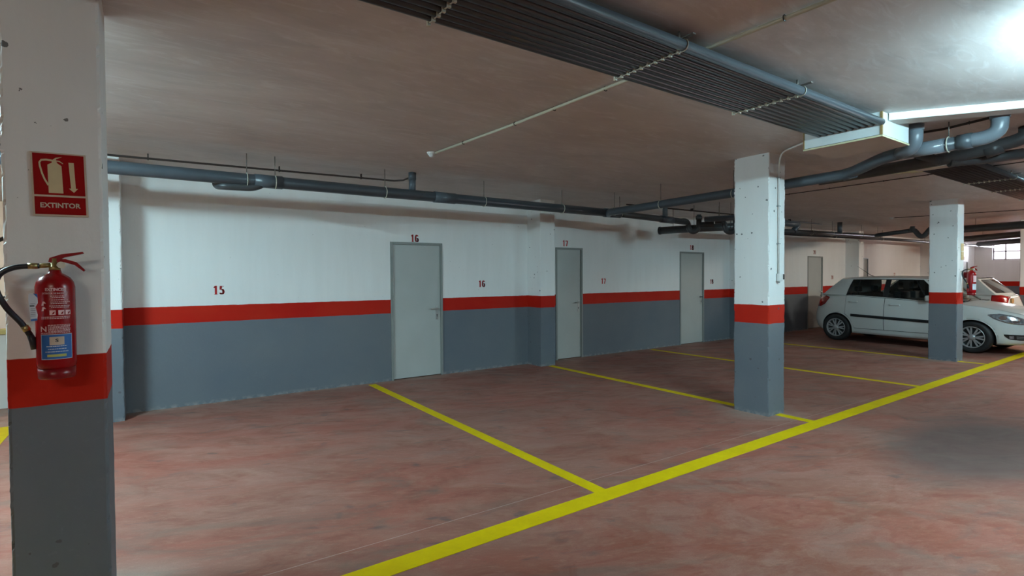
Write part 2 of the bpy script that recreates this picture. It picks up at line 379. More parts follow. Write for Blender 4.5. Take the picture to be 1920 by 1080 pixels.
# end wall with the window opening (y 5.2..6.71, z 2.07..H)
WY0, WY1, WZ0, WZ1 = 5.25, 6.70, 2.085, 2.79
we = MB(); we.box(X1, X1 + 0.3, Y0, WY0, 0, H); we.box(X1, X1 + 0.3, WY1, W, 0, H); we.box(X1, X1 + 0.3, WY0, WY1, 0, WZ0)
st(we.build('wall_right', 'wall'), 'far end wall with a high window')
# recess with stair beyond the end of the back wall
st(MB().box(-0.62, -0.42, W + 0.2, 12, 0, H).build('wall_recess_side', 'plain_white'))
st(MB().box(X0, -0.42, 11.8, 12, 0, H).build('wall_recess_back', 'plain_white'))
par = empty('stair_parapet', (-2.4, 8.5, 0), 0, 'low white parapet with yellow ledge, left of the extinguisher pillar', 'parapet')
MB().box(-1.6, 1.78, -0.06, 0.06, 0, 0.87).build('parapet_wall', 'plain_white', par)
MB().bbox(-1.6, 1.78, -0.09, 0.09, 0.87, 0.93, 0.01).build('ledge_cap', 'yellow_cap', par)
hr = empty('stair_handrail', (-2.4, 9.4, 0), 0, 'dark sloping stair handrail behind the yellow ledge', 'handrail')
for k, nm in ((0, 'top_rail'), (1, 'lower_rail'), (2, 'lower_rail')):
    MB().tube([(-1.2, 0, 0.9 - 0.38 * k), (1.6, 0, 2.45 - 0.38 * k)], 0.025 if k == 0 else 0.012, 10).build(nm, 'black_plastic', hr)
for px_ in (-0.9, 1.2):
    MB().tube([(px_, 0, 0), (px_, 0, 0.9 + (px_ + 1.2) * 0.553)], 0.018, 8).build('post', 'black_plastic', hr)

def rough_prism(x0, x1, y0, y1, z0, z1, jit=0.006, seed=0, n=120):
    """concrete column with chipped arrises"""
    mb = MB(); ring = []; c = 0.012
    for (cx, cy, dx, dy) in ((x0, y0, 1, 1), (x1, y0, -1, 1), (x1, y1, -1, -1), (x0, y1, 1, -1)):
        a = [(cx, cy + dy * 0.045, 0), (cx, cy + dy * c, 1), (cx + dx * c * 0.25, cy + dy * c * 0.25, 2), (cx + dx * c, cy, 1), (cx + dx * 0.045, cy, 0)]
        if dx * dy < 0: a.reverse()
        ring += [(p[0], p[1], p[2], dx, dy) for p in a]
    m = len(ring); vs = []
    for i in range(n + 1):
        z = z0 + (z1 - z0) * i / n
        for k, (x, y, wgt, dx, dy) in enumerate(ring):
            e = noise.noise(Vector((x * 3 + seed, y * 3, z * 9))) * jit * 0.7 + noise.noise(Vector((x * 5 + seed, y * 2 + k, z * 47))) * jit * 0.45
            if wgt == 2:
                chip = max(0, noise.noise(Vector((x * 7 + seed, y * 9, z * 45))) - 0.32) * 0.035
                e = e + chip
            elif wgt == 1: e *= 0.15
            else: e = 0
            vs.append((x + dx * e, y + dy * e, z))
    fs = [(i * m + k, i * m + (k + 1) % m, (i + 1) * m + (k + 1) % m, (i + 1) * m + k) for i in range(n) for k in range(m)]
    fs += [tuple(reversed(range(m))), tuple(n * m + k for k in range(m))]
    mb.add(vs, fs); mb.arris = [(0.0, 0.8, 1.0)[r[2]] for r in ring] * (n + 1); return mb

for k, (px_, wid) in enumerate(((-0.53, 0.312), (5.38, 0.312), (11.33, 0.312), (17.3, 0.312), (23.25, 0.312))):
    rough_prism(px_, px_ + wid, 6.91, W + 0.02, 0.0, H, 0.004, k * 5.1).build('pilaster', 'pillar', wall_back)

pl = []
for k, (x0, y0, lab) in enumerate(((-0.468, 2.87, 'large concrete pillar at left carrying the extinguisher sign'),
                                  (5.382, 3.002, 'middle concrete pillar with the switch box, red band and chipped edges'),
                                  (11.335, 3.02, 'concrete pillar in front of the white hatchback, with small extinguisher'),
                                  (17.28, 3.02, 'concrete pillar at the right edge of the photo beyond the cars'))):
    o = rough_prism(x0, x0 + 0.318, y0, y0 + 0.40, 0.0, H, 0.007, k * 3.3 + 1, 260).build('concrete_pillar', 'pillar')
    tag(o, lab, 'pillar', 'pillars along the parking bays'); pl.append(o)

# painted bay lines
def painted(x0, x1, y0, y1):
    return MB().box(x0, x1, y0, y1, -0.001, 0.0022).build('painted_line', 'line', floor)
painted(-9, 29.0, 2.50, 2.645)
for xx in (2.575, 5.56, 8.45, 11.42, 17.5, 20.4, 23.4, 26.3):
    wl = 0.052
    yb = 7.18 if xx != 5.56 else 6.88
    painted(xx - wl, xx + wl, 2.645, yb)
painted(-1.30, -1.13, 2.645, 7.36); painted(-4.3, -4.19, 2.645, 7.3)

# ------------------------------------------------------------------ stencil numbers
def digit_paths(d):
    arc = lambda cx, cy, rx, ry, a0, a1, n=14: [(cx + rx * math.cos(math.radians(a0 + (a1 - a0) * k / n)), cy + ry * math.sin(math.radians(a0 + (a1 - a0) * k / n))) for k in range(n + 1)]
    return {
        '0': [arc(.5, .5, .33, .48, 100, 260), arc(.5, .5, .33, .48, 80, -80)],
        '1': [[(.5, .04), (.5, .97)], [(.27, .78), (.42, .93)], [(.28, .02), (.40, .02)], [(.60, .02), (.72, .02)]],
        '2': [arc(.48, .68, .30, .28, 165, -35), [(.70, .50), (.22, .06)], [(.22, .04), (.80, .04)]],
        '5': [[(.28, .95), (.34, .78)], [(.42, .93), (.78, .93)], [(.26, .80), (.26, .56)], arc(.46, .31, .30, .28, 100, -150)],
        '6': [arc(.5, .5, .33, .48, 100, 250), arc(.5, .28, .30, .26, 95, -75), [(.60, .93), (.72, .80)]],
        '7': [[(.22, .93), (.80, .93)], [(.78, .88), (.40, .04)], [(.24, .80), (.24, .92)]],
        '8': [arc(.5, .74, .24, .22, 100, 260), arc(.5, .74, .24, .22, 80, -80), arc(.5, .27, .30, .26, 100, 260), arc(.5, .27, .30, .26, 80, -80)],
    }[d]
def stencil(txt, xc, zc, hgt, mat, wid=0.62):
    mb = MB(); n = len(txt); adv = hgt * wid
    for k, d in enumerate(txt):
        ox = xc + (k - n / 2) * adv; oz = zc - hgt / 2
        for path in digit_paths(d):
            P = [(ox + (p[0] * 0.92 + 0.04) * adv, oz + p[1] * hgt) for p in path]
            hw = hgt * 0.115; hz = hgt * 0.028
            for (xa, za), (xb, zb) in zip(P[:-1], P[1:]):
                # a broad nib: wide across, thin upright
                q = [(xa - hw, za - hz), (xa + hw, za - hz), (xa + hw, za + hz), (xa - hw, za + hz)] if abs(zb - za) < 1e-4 else None
                if q: 
                    l, r_ = min(xa, xb) - hw * 0.3, max(xa, xb) + hw * 0.3
                    mb.add([(l, W - 0.0012, za - hz), (r_, W - 0.0012, za - hz), (r_, W - 0.0012, za + hz), (l, W - 0.0012, za + hz)], [(0, 1, 2, 3)])
                else:
                    lo, hi = ((xa, za), (xb, zb)) if za < zb else ((xb, zb), (xa, za))
                    mb.add([(lo[0] - hw, W - 0.0012, lo[1] - hz), (lo[0] + hw, W - 0.0012, lo[1] - hz), (hi[0] + hw, W - 0.0012, hi[1] + hz), (hi[0] - hw, W - 0.0012, hi[1] + hz)], [(0, 1, 2, 3)])
    o = mb.build('painted_number', mat, wall_back); o['label'] = 'number %s painted in %s stencil digits' % (txt, 'faded red' if 'pale' in mat else 'red'); return o
for t, xc, zc, hh, mt in (('15', .716, 1.366, .105, 'stencil'), ('16', 3.293, 2.088, .108, 'stencil'), ('16', 4.46, 1.395, .105, 'stencil'), ('17', 6.24, 2.105, .108, 'stencil'),
                          ('17', 7.195, 1.411, .105, 'stencil'), ('18', 9.90, 2.125, .108, 'stencil'), ('18', 10.632, 1.365, .105, 'stencil'), ('20', 15.40, 2.138, .11, 'stencil_pale'),
                          ('20', 16.46, 1.428, .11, 'stencil_pale'), ('22', 20.95, 1.50, .11, 'stencil_pale'), ('25', 28.15, 2.16, .11, 'stencil_pale')):
    stencil(t, xc, zc, hh, mt)

# ------------------------------------------------------------------ doors
def door(i, a, b_, handle='steel'):
    o = st(MB().bbox(a + 0.035, b_ - 0.035, W + 0.012, W + 0.05, 0.012, DH - 0.035, 0.003).build('door_%d' % i, 'door'), 'plain grey metal storeroom door')
    f = MB(); f.box(a, a + 0.035, W - 0.012, W + 0.12, 0, DH); f.box(b_ - 0.035, b_, W - 0.012, W + 0.12, 0, DH); f.box(a + 0.035, b_ - 0.035, W - 0.012, W + 0.12, DH - 0.035, DH)
    f.build('door_frame', 'door_frame', o)
    hx = b_ - 0.095
    pm = MB().bbox(hx - 0.02, hx + 0.02, W + 0.003, W + 0.012, 0.86, 1.07, 0.004).build('handle_plate', 'steel', o)
    MB().tube([(hx, W + 0.005, 1.03), (hx, W - 0.045, 1.03), (hx - 0.12, W - 0.05, 1.03)], 0.010, 10, bend=0.02).build('lever_handle', handle, o)
    k = MB(); k.tube([(hx, W + 0.006, 0.93), (hx, W - 0.001, 0.93)], 0.008, 10); k.box(hx - 0.004, hx + 0.004, W + 0.0005, W + 0.004, 0.90, 0.93); k.build('keyhole', 'dark_hole', o)
    for z in (0.3, 1.0, 1.7): MB().tube([(a + 0.036, W + 0.006, z), (a + 0.036, W + 0.006, z + 0.09)], 0.006, 8).build('hinge', 'door_frame', o)
    MB().box(a, b_, W + 0.08, W + 0.12, 0, DH).build('backing_panel', 'dark_hole', o)
    return o
for i, (a, b_) in enumerate(DOORS): door(i + 1, a, b_, 'black_plastic' if i == 2 else 'steel')

# ------------------------------------------------------------------ end wall window
win = MB(); xw = X1 + 0.10
win.box(xw, xw + 0.05, WY0, WY0 + 0.05, WZ0, WZ1); win.box(xw, xw + 0.05, WY1 - 0.05, WY1, WZ0, WZ1)
win.box(xw, xw + 0.05, WY0, WY1, WZ0, WZ0 + 0.04)
ym = 6.29
win.box(xw, xw + 0.05, ym - 0.03, ym + 0.03, WZ0, WZ1); win.box(xw, xw + 0.05, WY0, WY1, 2.42, 2.47)
win.box(xw, xw + 0.05, 5.75 - 0.03, 5.75 + 0.03, WZ0, WZ1)
wo = st(win.build('window_1', 'window_frame'), 'high frosted window with louvre slats, on the far end wall')
yy = [WY0 + 0.05, 5.72, 5.78, 6.26, 6.32, WY1 - 0.05]
for a, b_ in ((yy[0], yy[1]), (yy[2], yy[3]), (yy[4], yy[5])):
    for z0, z1 in ((WZ0 + 0.04, 2.42), (2.47, WZ1)):
        MB().box(xw + 0.02, xw + 0.026, a, b_, z0, z1).build('pane', 'pane', wo)
        z = z0 + 0.04
        while z < z1 - 0.02 and b_ < 6.3:
            MB().box(xw - 0.02, xw + 0.01, a, b_, z, z + 0.006).build('slat', 'slat', wo); z += 0.055

# ------------------------------------------------------------------ ceiling battens (light the place; all hang outside the view)
tube_mats = {}
for x, y, ax, s_, col, lab in LUMINAIRES:
    o = empty('ceiling_batten', (x, y, H), 0 if ax == 'x' else PI / 2, lab, 'light')
    MB().bbox(-0.62, 0.62, -0.022, 0.022, -0.08, 0, 0.006).build('housing', 'white_plastic', o)
    for sx_ in (-1, 1): MB().bbox(sx_ * 0.615 - 0.02, sx_ * 0.615 + 0.02, -0.055, 0.055, -0.15, -0.07, 0.006).build('end_cap', 'white_plastic', o)
    key = (s_, col)
    if key not in tube_mats: tube_mats[key] = glow('lit_tube', col, TUBE_POWER * s_)
    for sy in (-1, 1):
        MB().tube([(-0.59, sy * 0.036, -0.125), (0.59, sy * 0.036, -0.125)], 0.014, 8).build('fluorescent_tube', tube_mats[key], o)

# ------------------------------------------------------------------ overhead: bundles of parallel conduits
ORD = ['outermost', 'second', 'third', 'fourth', 'fifth', 'sixth', 'seventh', 'eighth', 'ninth', 'tenth']
def bundle(xa, xb, yn, z, rows, where, short):
    pitch = 0.0505
    for k in range(10):
        o = MB().tube([(xa, yn + pitch * k - (0.006 if k == 0 else 0), z), (xb, yn + pitch * k - (0.006 if k == 0 else 0), z)], 0.029 if k == 0 else 0.0222, 16).build('conduit_pipe', 'pvc' if k == 0 else 'bundle')  # direct light on the outermost pipe is put into a lighter grey
        tag(o, ('outermost grey pipe, coloured lighter as if lit, on the lane side of the %s' % short) if k == 0 else 'grey pipe, %s from the lane side, in the %s' % (ORD[k] if k < 9 else 'last', short), 'pipe', 'parallel grey pipes of the ' + short)
    for i, xr in enumerate(rows):
        s = empty('pipe_strap_row', (xr, yn, z), 0, where % ORD[i].replace('outermost', 'first'), 'strap', 'strap rows under the ' + short)
        MB().box(-0.012, 0.012, -0.075, pitch * 9 + 0.02, 0.034, 0.040).build('rail', 'rod', s)
        for k in range(10):
            c = MB(); c.torus((0, pitch * k - (0.006 if k == 0 else 0), 0), (1, 0, 0), 0.032 if k == 0 else 0.0250, 0.0034, 0, 2 * PI, 14, 5)
            c.build('clip', 'galv', s)
            MB().box(-0.008, 0.008, pitch * k + 0.018, pitch * k + 0.032, -0.034, -0.010).build('clip_screw', 'galv', s)
        for yk in (0.02, pitch * 9 - 0.02): MB().tube([(0, yk, 0.036), (0, yk, H - z)], 0.006, 8).build('hanger_rod', 'rod', s)
bundle(-7.5, 4.80, 1.772, 2.708, [-2.4, 1.10, 2.33, 3.55, -1.2], 'cream metal strap row clipping the ten ceiling pipes, %s from the left', 'near ceiling bundle')
bundle(7.285, 16.5, 1.83, 2.708, [8.9, 10.1, 11.6], 'metal strap row under the far ceiling bundle, %s from its box', 'far ceiling bundle')

# white duct box where the near bundle ends
bx = empty('duct_box', (4.785, 1.755, 2.592), 0, 'white board box on the ceiling where the near pipe bundle ends', 'duct box')
LX, LY, LZ = 0.54, 0.60, H - 2.592
MB().box(0, 0.014, 0.014, LY, 0.018, LZ).build('end_panel', 'board', bx)
MB().box(0.014, LX, 0, 0.014, 0.018, LZ).build('side_panel', 'board', bx)
MB().box(0.012, LX, LY - 0.014, LY, 0.018, LZ).build('back_panel', 'board', bx)
MB().box(LX - 0.014, LX, 0.014, LY - 0.014, 0.018, LZ).build('end_panel', 'board', bx)
MB().box(-0.003, LX + 0.003, -0.003, LY + 0.003, 0.0, 0.014).build('bottom_panel', 'under', bx)
e = MB(); e.box(-0.005, -0.002, -0.005, LY + 0.003, 0.0, 0.013); e.box(-0.005, LX + 0.003, -0.005, -0.002, 0.0, 0.013); e.build('cream_edge_strip', 'foam', bx)
e = MB(); e.box(-0.004, 0.012, -0.004, 0.012, 0.016, LZ); e.box(-0.004, 0.008, LY - 0.006, LY + 0.004, 0.0, LZ - 0.03); e.build('brown_corner_strip', 'cork', bx)
e = MB(); e.box(-0.001, 0.0, 0.0, LY, 0.0145, 0.0175); e.box(0.0, LX, -0.001, 0.0, 0.0145, 0.0175); e.build('dark_joint', 'dark_hole', bx)
# flat duct strip leaving the box diagonally along the ceiling
ang = math.atan2(1.053 - 1.744, 5.377 - 4.888)
sd = empty('flat_duct', (4.888, 1.744, H), ang, 'long thin white duct running along the ceiling right of the white box', 'duct')
MB().box(0, 2.6, 0.0, 0.012, -0.058, 0).build('side_panel', 'board', sd)
MB().box(0, 2.6, 0.012, 0.16, -0.058, -0.046).build('bottom_panel', 'under', sd)
MB().box(0, 2.6, 0.148, 0.16, -0.046, 0).build('side_panel', 'board', sd)
# far box
fb = empty('duct_box', (7.12, 1.80, 2.675), 0, 'small board box on the ceiling where the far pipe bundle starts', 'duct box')
MB().box(0.0, 0.012, 0.0, 0.50, 0.012, H - 2.675).build('end_panel', 'board', fb)
MB().box(0.012, 0.16, 0.0, 0.012, 0.012, H - 2.675).build('side_panel', 'board', fb)
MB().box(0.012, 0.16, 0.488, 0.50, 0.012, H - 2.675).build('side_panel', 'board', fb)
MB().box(0, 0.16, 0, 0.50, 0.0, 0.012).build('bottom_panel', 'under', fb)
sd2 = empty('flat_duct', (7.36, 2.93, H), -1.087, 'cream thin duct along the ceiling left of the far pipe bundle', 'duct')
MB().box(0, 1.02, 0.0, 0.012, -0.062, 0).build('side_panel', 'foam', sd2)
MB().box(0, 1.02, 0.012, 0.13, -0.062, -0.05).build('bottom_panel', 'under', sd2)
MB().box(0, 1.02, 0.118, 0.13, -0.05, 0).build('side_panel', 'board', sd2)

# ------------------------------------------------------------------ drain pipes
def hanger(parent, c, r, axis):
    """threaded rod from the ceiling and a ring round the pipe"""
    h_ = empty('pipe_hanger', c); h_.parent = parent
    MB().tube([(0, 0, r), (0, 0, H - c[2] - parent.location[2])], 0.0045, 6).build('rod', 'rod', h_)
    MB().torus((0, 0, 0), axis, r + 0.004, 0.005, 0, 2 * PI, 18, 5).build('ring_clamp', 'galv', h_)
    return h_
def sleeve(parent, a, b_, r, mat, name='coupling'):
    return MB().tube([a, b_], r, 18).build(name, mat, parent)

YP, ZP, RP = 6.0, 2.505, 0.0625
mp = empty('drain_pipe', (-7.0, YP, ZP), 0, 'long thick grey drain pipe hung along the back wall', 'pipe')
def rel(o, p): return (p[0] - o.location[0], p[1] - o.location[1], p[2] - o.location[2])
zat = lambda x: 2.520 - 0.0018 * x
R_ = lambda p: rel(mp, p)
MB().tube([R_((-7, YP, zat(-7))), R_((6.3, YP, zat(6.3)))], RP, 20).build('pipe_run', 'pvc', mp)
for xa, xb in ((0.93, 1.20), (2.98, 3.28), (5.95, 6.30)):
    sleeve(mp, R_((xa, YP, zat(xa))), R_((xb, YP, zat(xb))), RP + 0.006, 'pvc')
for xh in (0.86, 1.13, 2.34, 3.72, 5.08): hanger(mp, R_((xh, YP, zat(xh))), RP + 0.002, (1, 0, 0)).location
for o in [q for q in mp.children if q.name.startswith('pipe_hanger')]: pass
# low elbow branch under the coupling
MB().tube([R_((1.02, YP, zat(1) - 0.02)), R_((0.92, YP + 0.0, 2.445)), R_((0.64, YP + 0.02, 2.44)), R_((0.60, YP + 0.16, 2.46)), R_((0.60, YP + 0.10, 2.52))], 0.042, 16, bend=0.07).build('branch_elbow', 'pvc_dark', mp)
MB().tube([R_((2.70, YP + 0.02, zat(2.7))), R_((2.70, YP + 0.02, H))], 0.042, 16).build('riser_pipe', 'pvc', mp)
sleeve(mp, R_((2.70, YP + 0.02, 2.70)), R_((2.70, YP + 0.02, H)), 0.047, 'pvc', 'riser_socket')
MB().tube([R_((6.25, YP, zat(6.2))), R_((6.40, YP, 2.507)), R_((8.02, YP, 2.470))], 0.052, 18).build('narrow_pipe_run', 'pvc_dark', mp)
sleeve(mp, R_((7.30, YP, 2.487)), R_((7.62, YP, 2.48)), 0.060, 'pvc')
MB().tube([R_((7.42, YP, 2.48)), R_((7.42, YP, H))], 0.045, 14).build('riser_pipe', 'pvc', mp)
hanger(mp, R_((6.30, YP, 2.51)), RP, (1, 0, 0))

# crossing drain pipe running out to the lane
XP = 5.92
cp = empty('drain_pipe', (XP, 5.9, 2.49), 0, 'grey drain pipe crossing from the wall pipe to the lane behind the middle pillar', 'pipe')
R_ = lambda p: rel(cp, p)
MB().tube([R_((6.02, 5.98, 2.49)), R_((XP - 0.02, 5.82, 2.495)), R_((XP, 5.55, 2.497)), R_((XP, 3.7, 2.513)), R_((XP, 2.47, 2.532)), R_((5.68, 2.08, 2.588)), R_((5.60, 1.90, 2.595)), R_((5.60, 1.36, 2.60))], 0.055, 18, bend=0.07).build('pipe_run', 'pvc', cp)
MB().tube([R_((5.60, 1.50, 2.598)), R_((5.60, 1.235, 2.605)), R_((5.60, 1.235, H))], 0.057, 18, bend=0.13).build('elbow', 'pvc_light', cp)
MB().tube([R_((5.46, 1.752, H)), R_((5.46, 1.752, 2.60)), R_((5.59, 1.90, 2.590))], 0.057, 18, bend=0.11).build('elbow', 'pvc_light', cp)
for a, b_, rr in (((5.60, 1.235, 2.735), (5.60, 1.235, H), 0.064), ((5.46, 1.752, 2.735), (5.46, 1.752, H), 0.063)):
    sleeve(cp, R_(a), R_(b_), rr, 'pvc_light', 'socket')
sleeve(cp, R_((5.60, 1.40, 2.60)), R_((5.60, 1.50, 2.60)), 0.063, 'pvc', 'coupling')
sleeve(cp, R_((5.60, 1.58, 2.598)), R_((5.60, 1.88, 2.595)), 0.060, 'pvc_light', 'tee')
sleeve(cp, R_((5.93, 2.52, 2.53)), R_((5.90, 2.40, 2.54)), 0.060, 'pvc')
for yh in (5.75, 4.86, 3.75): hanger(cp, R_((XP, yh, 2.50)), 0.056, (0, 1, 0))
hanger(cp, R_((5.60, 1.56, 2.598)), 0.060, (0, 1, 0))

# darker pipe beside it
dp = empty('drain_pipe', (6.1, 2.9, 2.53), 0, 'darker grey drain pipe curving beside the white duct box towards the lane', 'pipe')
R_ = lambda p: rel(dp, p)
MB().tube([R_((5.97, 2.78, 2.525)), R_((6.12, 2.55, 2.55)), R_((6.22, 2.25, 2.575)), R_((6.3, 1.85, 2.60)), R_((6.33, 1.55, 2.63)), R_((6.35, 1.22, 2.69)), R_((6.35, 1.22, H))], 0.058, 18, bend=0.1).build('pipe_run', 'pvc_dark', dp)
sleeve(dp, R_((6.34, 1.50, 2.622)), R_((6.35, 1.38, 2.655)), 0.066, 'pvc_dark')
MB().tube([R_((6.25, 1.99, H)), R_((6.25, 1.99, 2.66)), R_((6.28, 1.80, 2.585))], 0.048, 16, bend=0.1).build('elbow', 'pvc_dark', dp)
sleeve(dp, R_((6.25, 1.99, 2.74)), R_((6.25, 1.99, H)), 0.054, 'pvc', 'socket')
MB().tube([R_((6.30, 1.75, 2.57)), R_((6.5, 1.52, 2.585)), R_((6.62, 1.30, 2.60))], 0.05, 16, bend=0.08).build('side_branch', 'pvc_dark', dp)
# small flat board scraps held above the pipes
# siphon traps hanging beyond the middle of the wall
def trap(name_lab, c, rz, mat='pvc_dark', s=1.0, top=0.08):
    o = empty('siphon_trap', c, rz, name_lab, 'drain trap')
    MB().tube([(-0.26 * s, 0, -0.02), (-0.11 * s, 0, -0.02), (-0.085 * s, 0, -0.20 * s), (0.0, 0, -0.235 * s), (0.085 * s, 0, -0.18 * s), (0.085 * s, 0, 0.03)], 0.046 * s, 16, bend=0.085 * s).build('u_bend', mat, o)
    MB().tube([(0.085 * s, 0, -0.01), (0.085 * s, 0, 0.055)], 0.056 * s, 16).build('collar', 'pvc_dark', o)
    MB().tube([(0.085 * s, 0, 0.05), (0.085 * s, 0, top)], 0.040 * s, 14).build('neck', mat, o)
    MB().tube([(0.0, 0, -0.18 * s), (0.0, 0, H - c[2])], 0.0045, 6).build('hanger_rod', 'rod', o)
    MB().tube([(0.10 * s, 0, -0.11), (0.34 * s, 0, -0.11)], 0.055 * s, 16).build('side_socket', mat, o)
    MB().torus((-0.12 * s, 0, -0.05), (0.5, 0, 1), 0.050 * s, 0.008, 0, 2 * PI, 16, 6).build('nut_ring', mat, o)
    return o
trap('dark U shaped drain trap above door 18, left of the pair', (8.20, 5.98, 2.53), -0.95)
trap('dark U shaped drain trap just left of the middle pillar', (8.47, 5.42, 2.49), -0.95)
vt = empty('siphon_trap', (15.75, 5.05, 2.60), 0, 'dark V shaped drain trap beside the third pillar, above the hatchback', 'drain trap')
MB().tube([(-0.03, 0.10, 0.02), (0.0, 0.0, 0.0), (0.0, -0.11, -0.16), (0.02, -0.19, -0.16), (0.03, -0.33, 0.03), (0.03, -0.42, 0.03)], 0.06, 14, bend=0.05).build('v_bend', 'pvc_dark', vt)
MB().tube([(-0.02, 0.08, 0.03), (0.0, -0.01, 0.03)], 0.075, 14).build('collar', 'pvc_dark', vt)
MB().tube([(0.03, -0.36, 0.03), (0.03, -0.36, H - 2.60)], 0.045, 12).build('down_pipe', 'pvc_dark', vt)
o = MB().tube([(8.33, 6.84, 2.395), (8.52, 6.22, 2.395), (8.88, 5.63, 2.40)], 0.07, 18).build('drain_pipe', 'pvc_dark')
tag(o, 'short dark capped pipe hanging lowest under the pipes above door 18', 'pipe')
o2 = MB().tube([(8.33, 6.84, 2.395), (8.322, 6.87, 2.395)], 0.078, 18).build('end_cap', 'pvc_dark', o)
for q in ((8.40, 6.60, 2.395), (8.75, 5.84, 2.398)):
    hh = MB().tube([(q[0], q[1], q[2] + 0.06), (q[0], q[1], H)], 0.0045, 6).build('hanger_rod', 'rod', o)
o = MB().tube([(8.15, 5.72, 2.50), (8.25, 5.5, 2.50), (8.60, 4.95, 2.515)], 0.048, 16).build('drain_pipe', 'pvc')
tag(o, 'grey pipe crossing behind the middle pillar above the U shaped traps', 'pipe')
MB().tube([(8.25, 5.5, 2.55), (8.25, 5.5, H)], 0.0045, 6).build('hanger_rod', 'rod', o)

# wall pipe beyond the middle pillar
fp = empty('drain_pipe', (10.6, 6.0, 2.46), 0, 'dark grey drain pipe along the wall beyond the middle pillar', 'pipe')
R_ = lambda p: rel(fp, p)
MB().tube([R_((9.6, 6.0, 2.43)), R_((16.4, 6.05, 2.54))], 0.05, 16).build('pipe_run', 'pvc_dark', fp)
MB().tube([R_((11.2, 6.35, 2.45)), R_((19.4, 6.45, 2.56)), R_((29.4, 6.45, 2.60))], 0.042, 16).build('rear_pipe_run', 'pvc', fp)
MB().tube([R_((16.2, 6.05, 2.535)), R_((15.93, 5.95, 2.54)), R_((15.76, 5.10, 2.60))], 0.055, 16, bend=0.1).build('crossing_run', 'pvc_dark', fp)
MB().tube([R_((11.74, 6.0, 2.46)), R_((11.96, 6.0, 2.625)), R_((10.9, 6.0, 2.63))], 0.062, 16, bend=0.05).build('branch_run', 'pvc', fp)
MB().tube([R_((14.0, 6.02, 2.5)), R_((14.0, 6.02, H))], 0.055, 16).build('riser_pipe', 'pvc', fp)
for xh in (12.6, 13.6, 15.2, 16.2): hanger(fp, R_((xh, 6.02, 2.43 + (xh - 9.6) * 0.0162)), 0.052, (1, 0, 0))
for xh in (11.4, 14.6, 17.6, 21, 25): hanger(fp, R_((xh, 6.35 + 0.012 * (xh - 11.2) if xh < 19.4 else 6.45, 2.45 + 0.0134 * (xh - 11.2) if xh < 19.4 else 2.56 + 0.004 * (xh - 19.4))), 0.044, (1, 0, 0))

# pipes beyond the third pillar, seen over the cars
def plain_pipe(pts, r, mat, lab, hangers=(), bend=0.1):
    o = empty('drain_pipe', pts[0], 0, lab, 'pipe')
    MB().tube([rel(o, p) for p in pts], r, 16, bend=bend).build('pipe_run', mat, o)
    for h_ in hangers: MB().tube([rel(o, (h_[0], h_[1], h_[2] + r * 0.6)), rel(o, (h_[0], h_[1], H))], 0.005, 6).build('hanger_rod', 'rod', o)
    return o
plain_pipe([(16.0, 4.20, 2.57), (15.2, 2.6, 2.53), (14.2, 0.4, 2.5)], 0.085, 'pvc_dark', 'dark pipe crossing behind the third pillar, highest of the three at right', [(15.85, 3.9, 2.57), (14.8, 1.7, 2.52)])
plain_pipe([(20.6, 5.35, 2.57), (19.6, 4.0, 2.57), (18.0, 1.6, 2.55)], 0.085, 'pvc_dark', 'dark pipe crossing in front of the window, second of the three at right', [(20.2, 4.8, 2.57), (18.9, 3.0, 2.56)])
plain_pipe([(25.6, 6.2, 2.61), (24.4, 5.2, 2.60), (22.8, 3.6, 2.58)], 0.085, 'pvc', 'grey pipe just above the window, lowest of the three at right', [(25.2, 5.9, 2.6), (23.4, 4.2, 2.59)])

# thin copper pipe on the ceiling above the wall pipe
tp = empty('copper_pipe', (-0.9, 6.5, 2.74), 0, 'thin dark copper pipe under the ceiling above the thick wall pipe', 'pipe')
R_ = lambda p: rel(tp, p)
MB().tube([R_((-6, 6.75, 2.742)), R_((-0.3, 6.60, 2.742)), R_((1.14, 6.51, 2.742)), R_((2.62, 6.40, 2.742)), R_((2.70, 6.30, 2.742)), R_((2.70, 6.078, 2.742))], 0.011, 10).build('pipe_run', 'copper', tp)
for xc, yc in ((0.03, 6.575), (1.27, 6.50), (2.20, 6.43)):
    MB().box(xc + 0.9 - 0.006, xc + 0.9 + 0.006, yc - 6.5 - 0.016, yc - 6.5 + 0.016, -0.014, H - 2.74).build('clip', 'copper', tp)
tp2 = empty('copper_pipe', (7.8, 6.38, 2.755), 0, 'thin dark copper pipe under the ceiling above door 18', 'pipe')
R_ = lambda p: rel(tp2, p)
MB().tube([R_((6.9, 6.41, 2.755)), R_((9.97, 6.30, 2.755)), R_((13.75, 6.33, 2.755))], 0.013, 10).build('pipe_run', 'copper', tp2)
for xc in (8.6, 10.4, 12.2): MB().box(xc - 7.8 - 0.006, xc - 7.8 + 0.006, -0.09, -0.03, -0.016, H - 2.755).build('clip', 'copper', tp2)

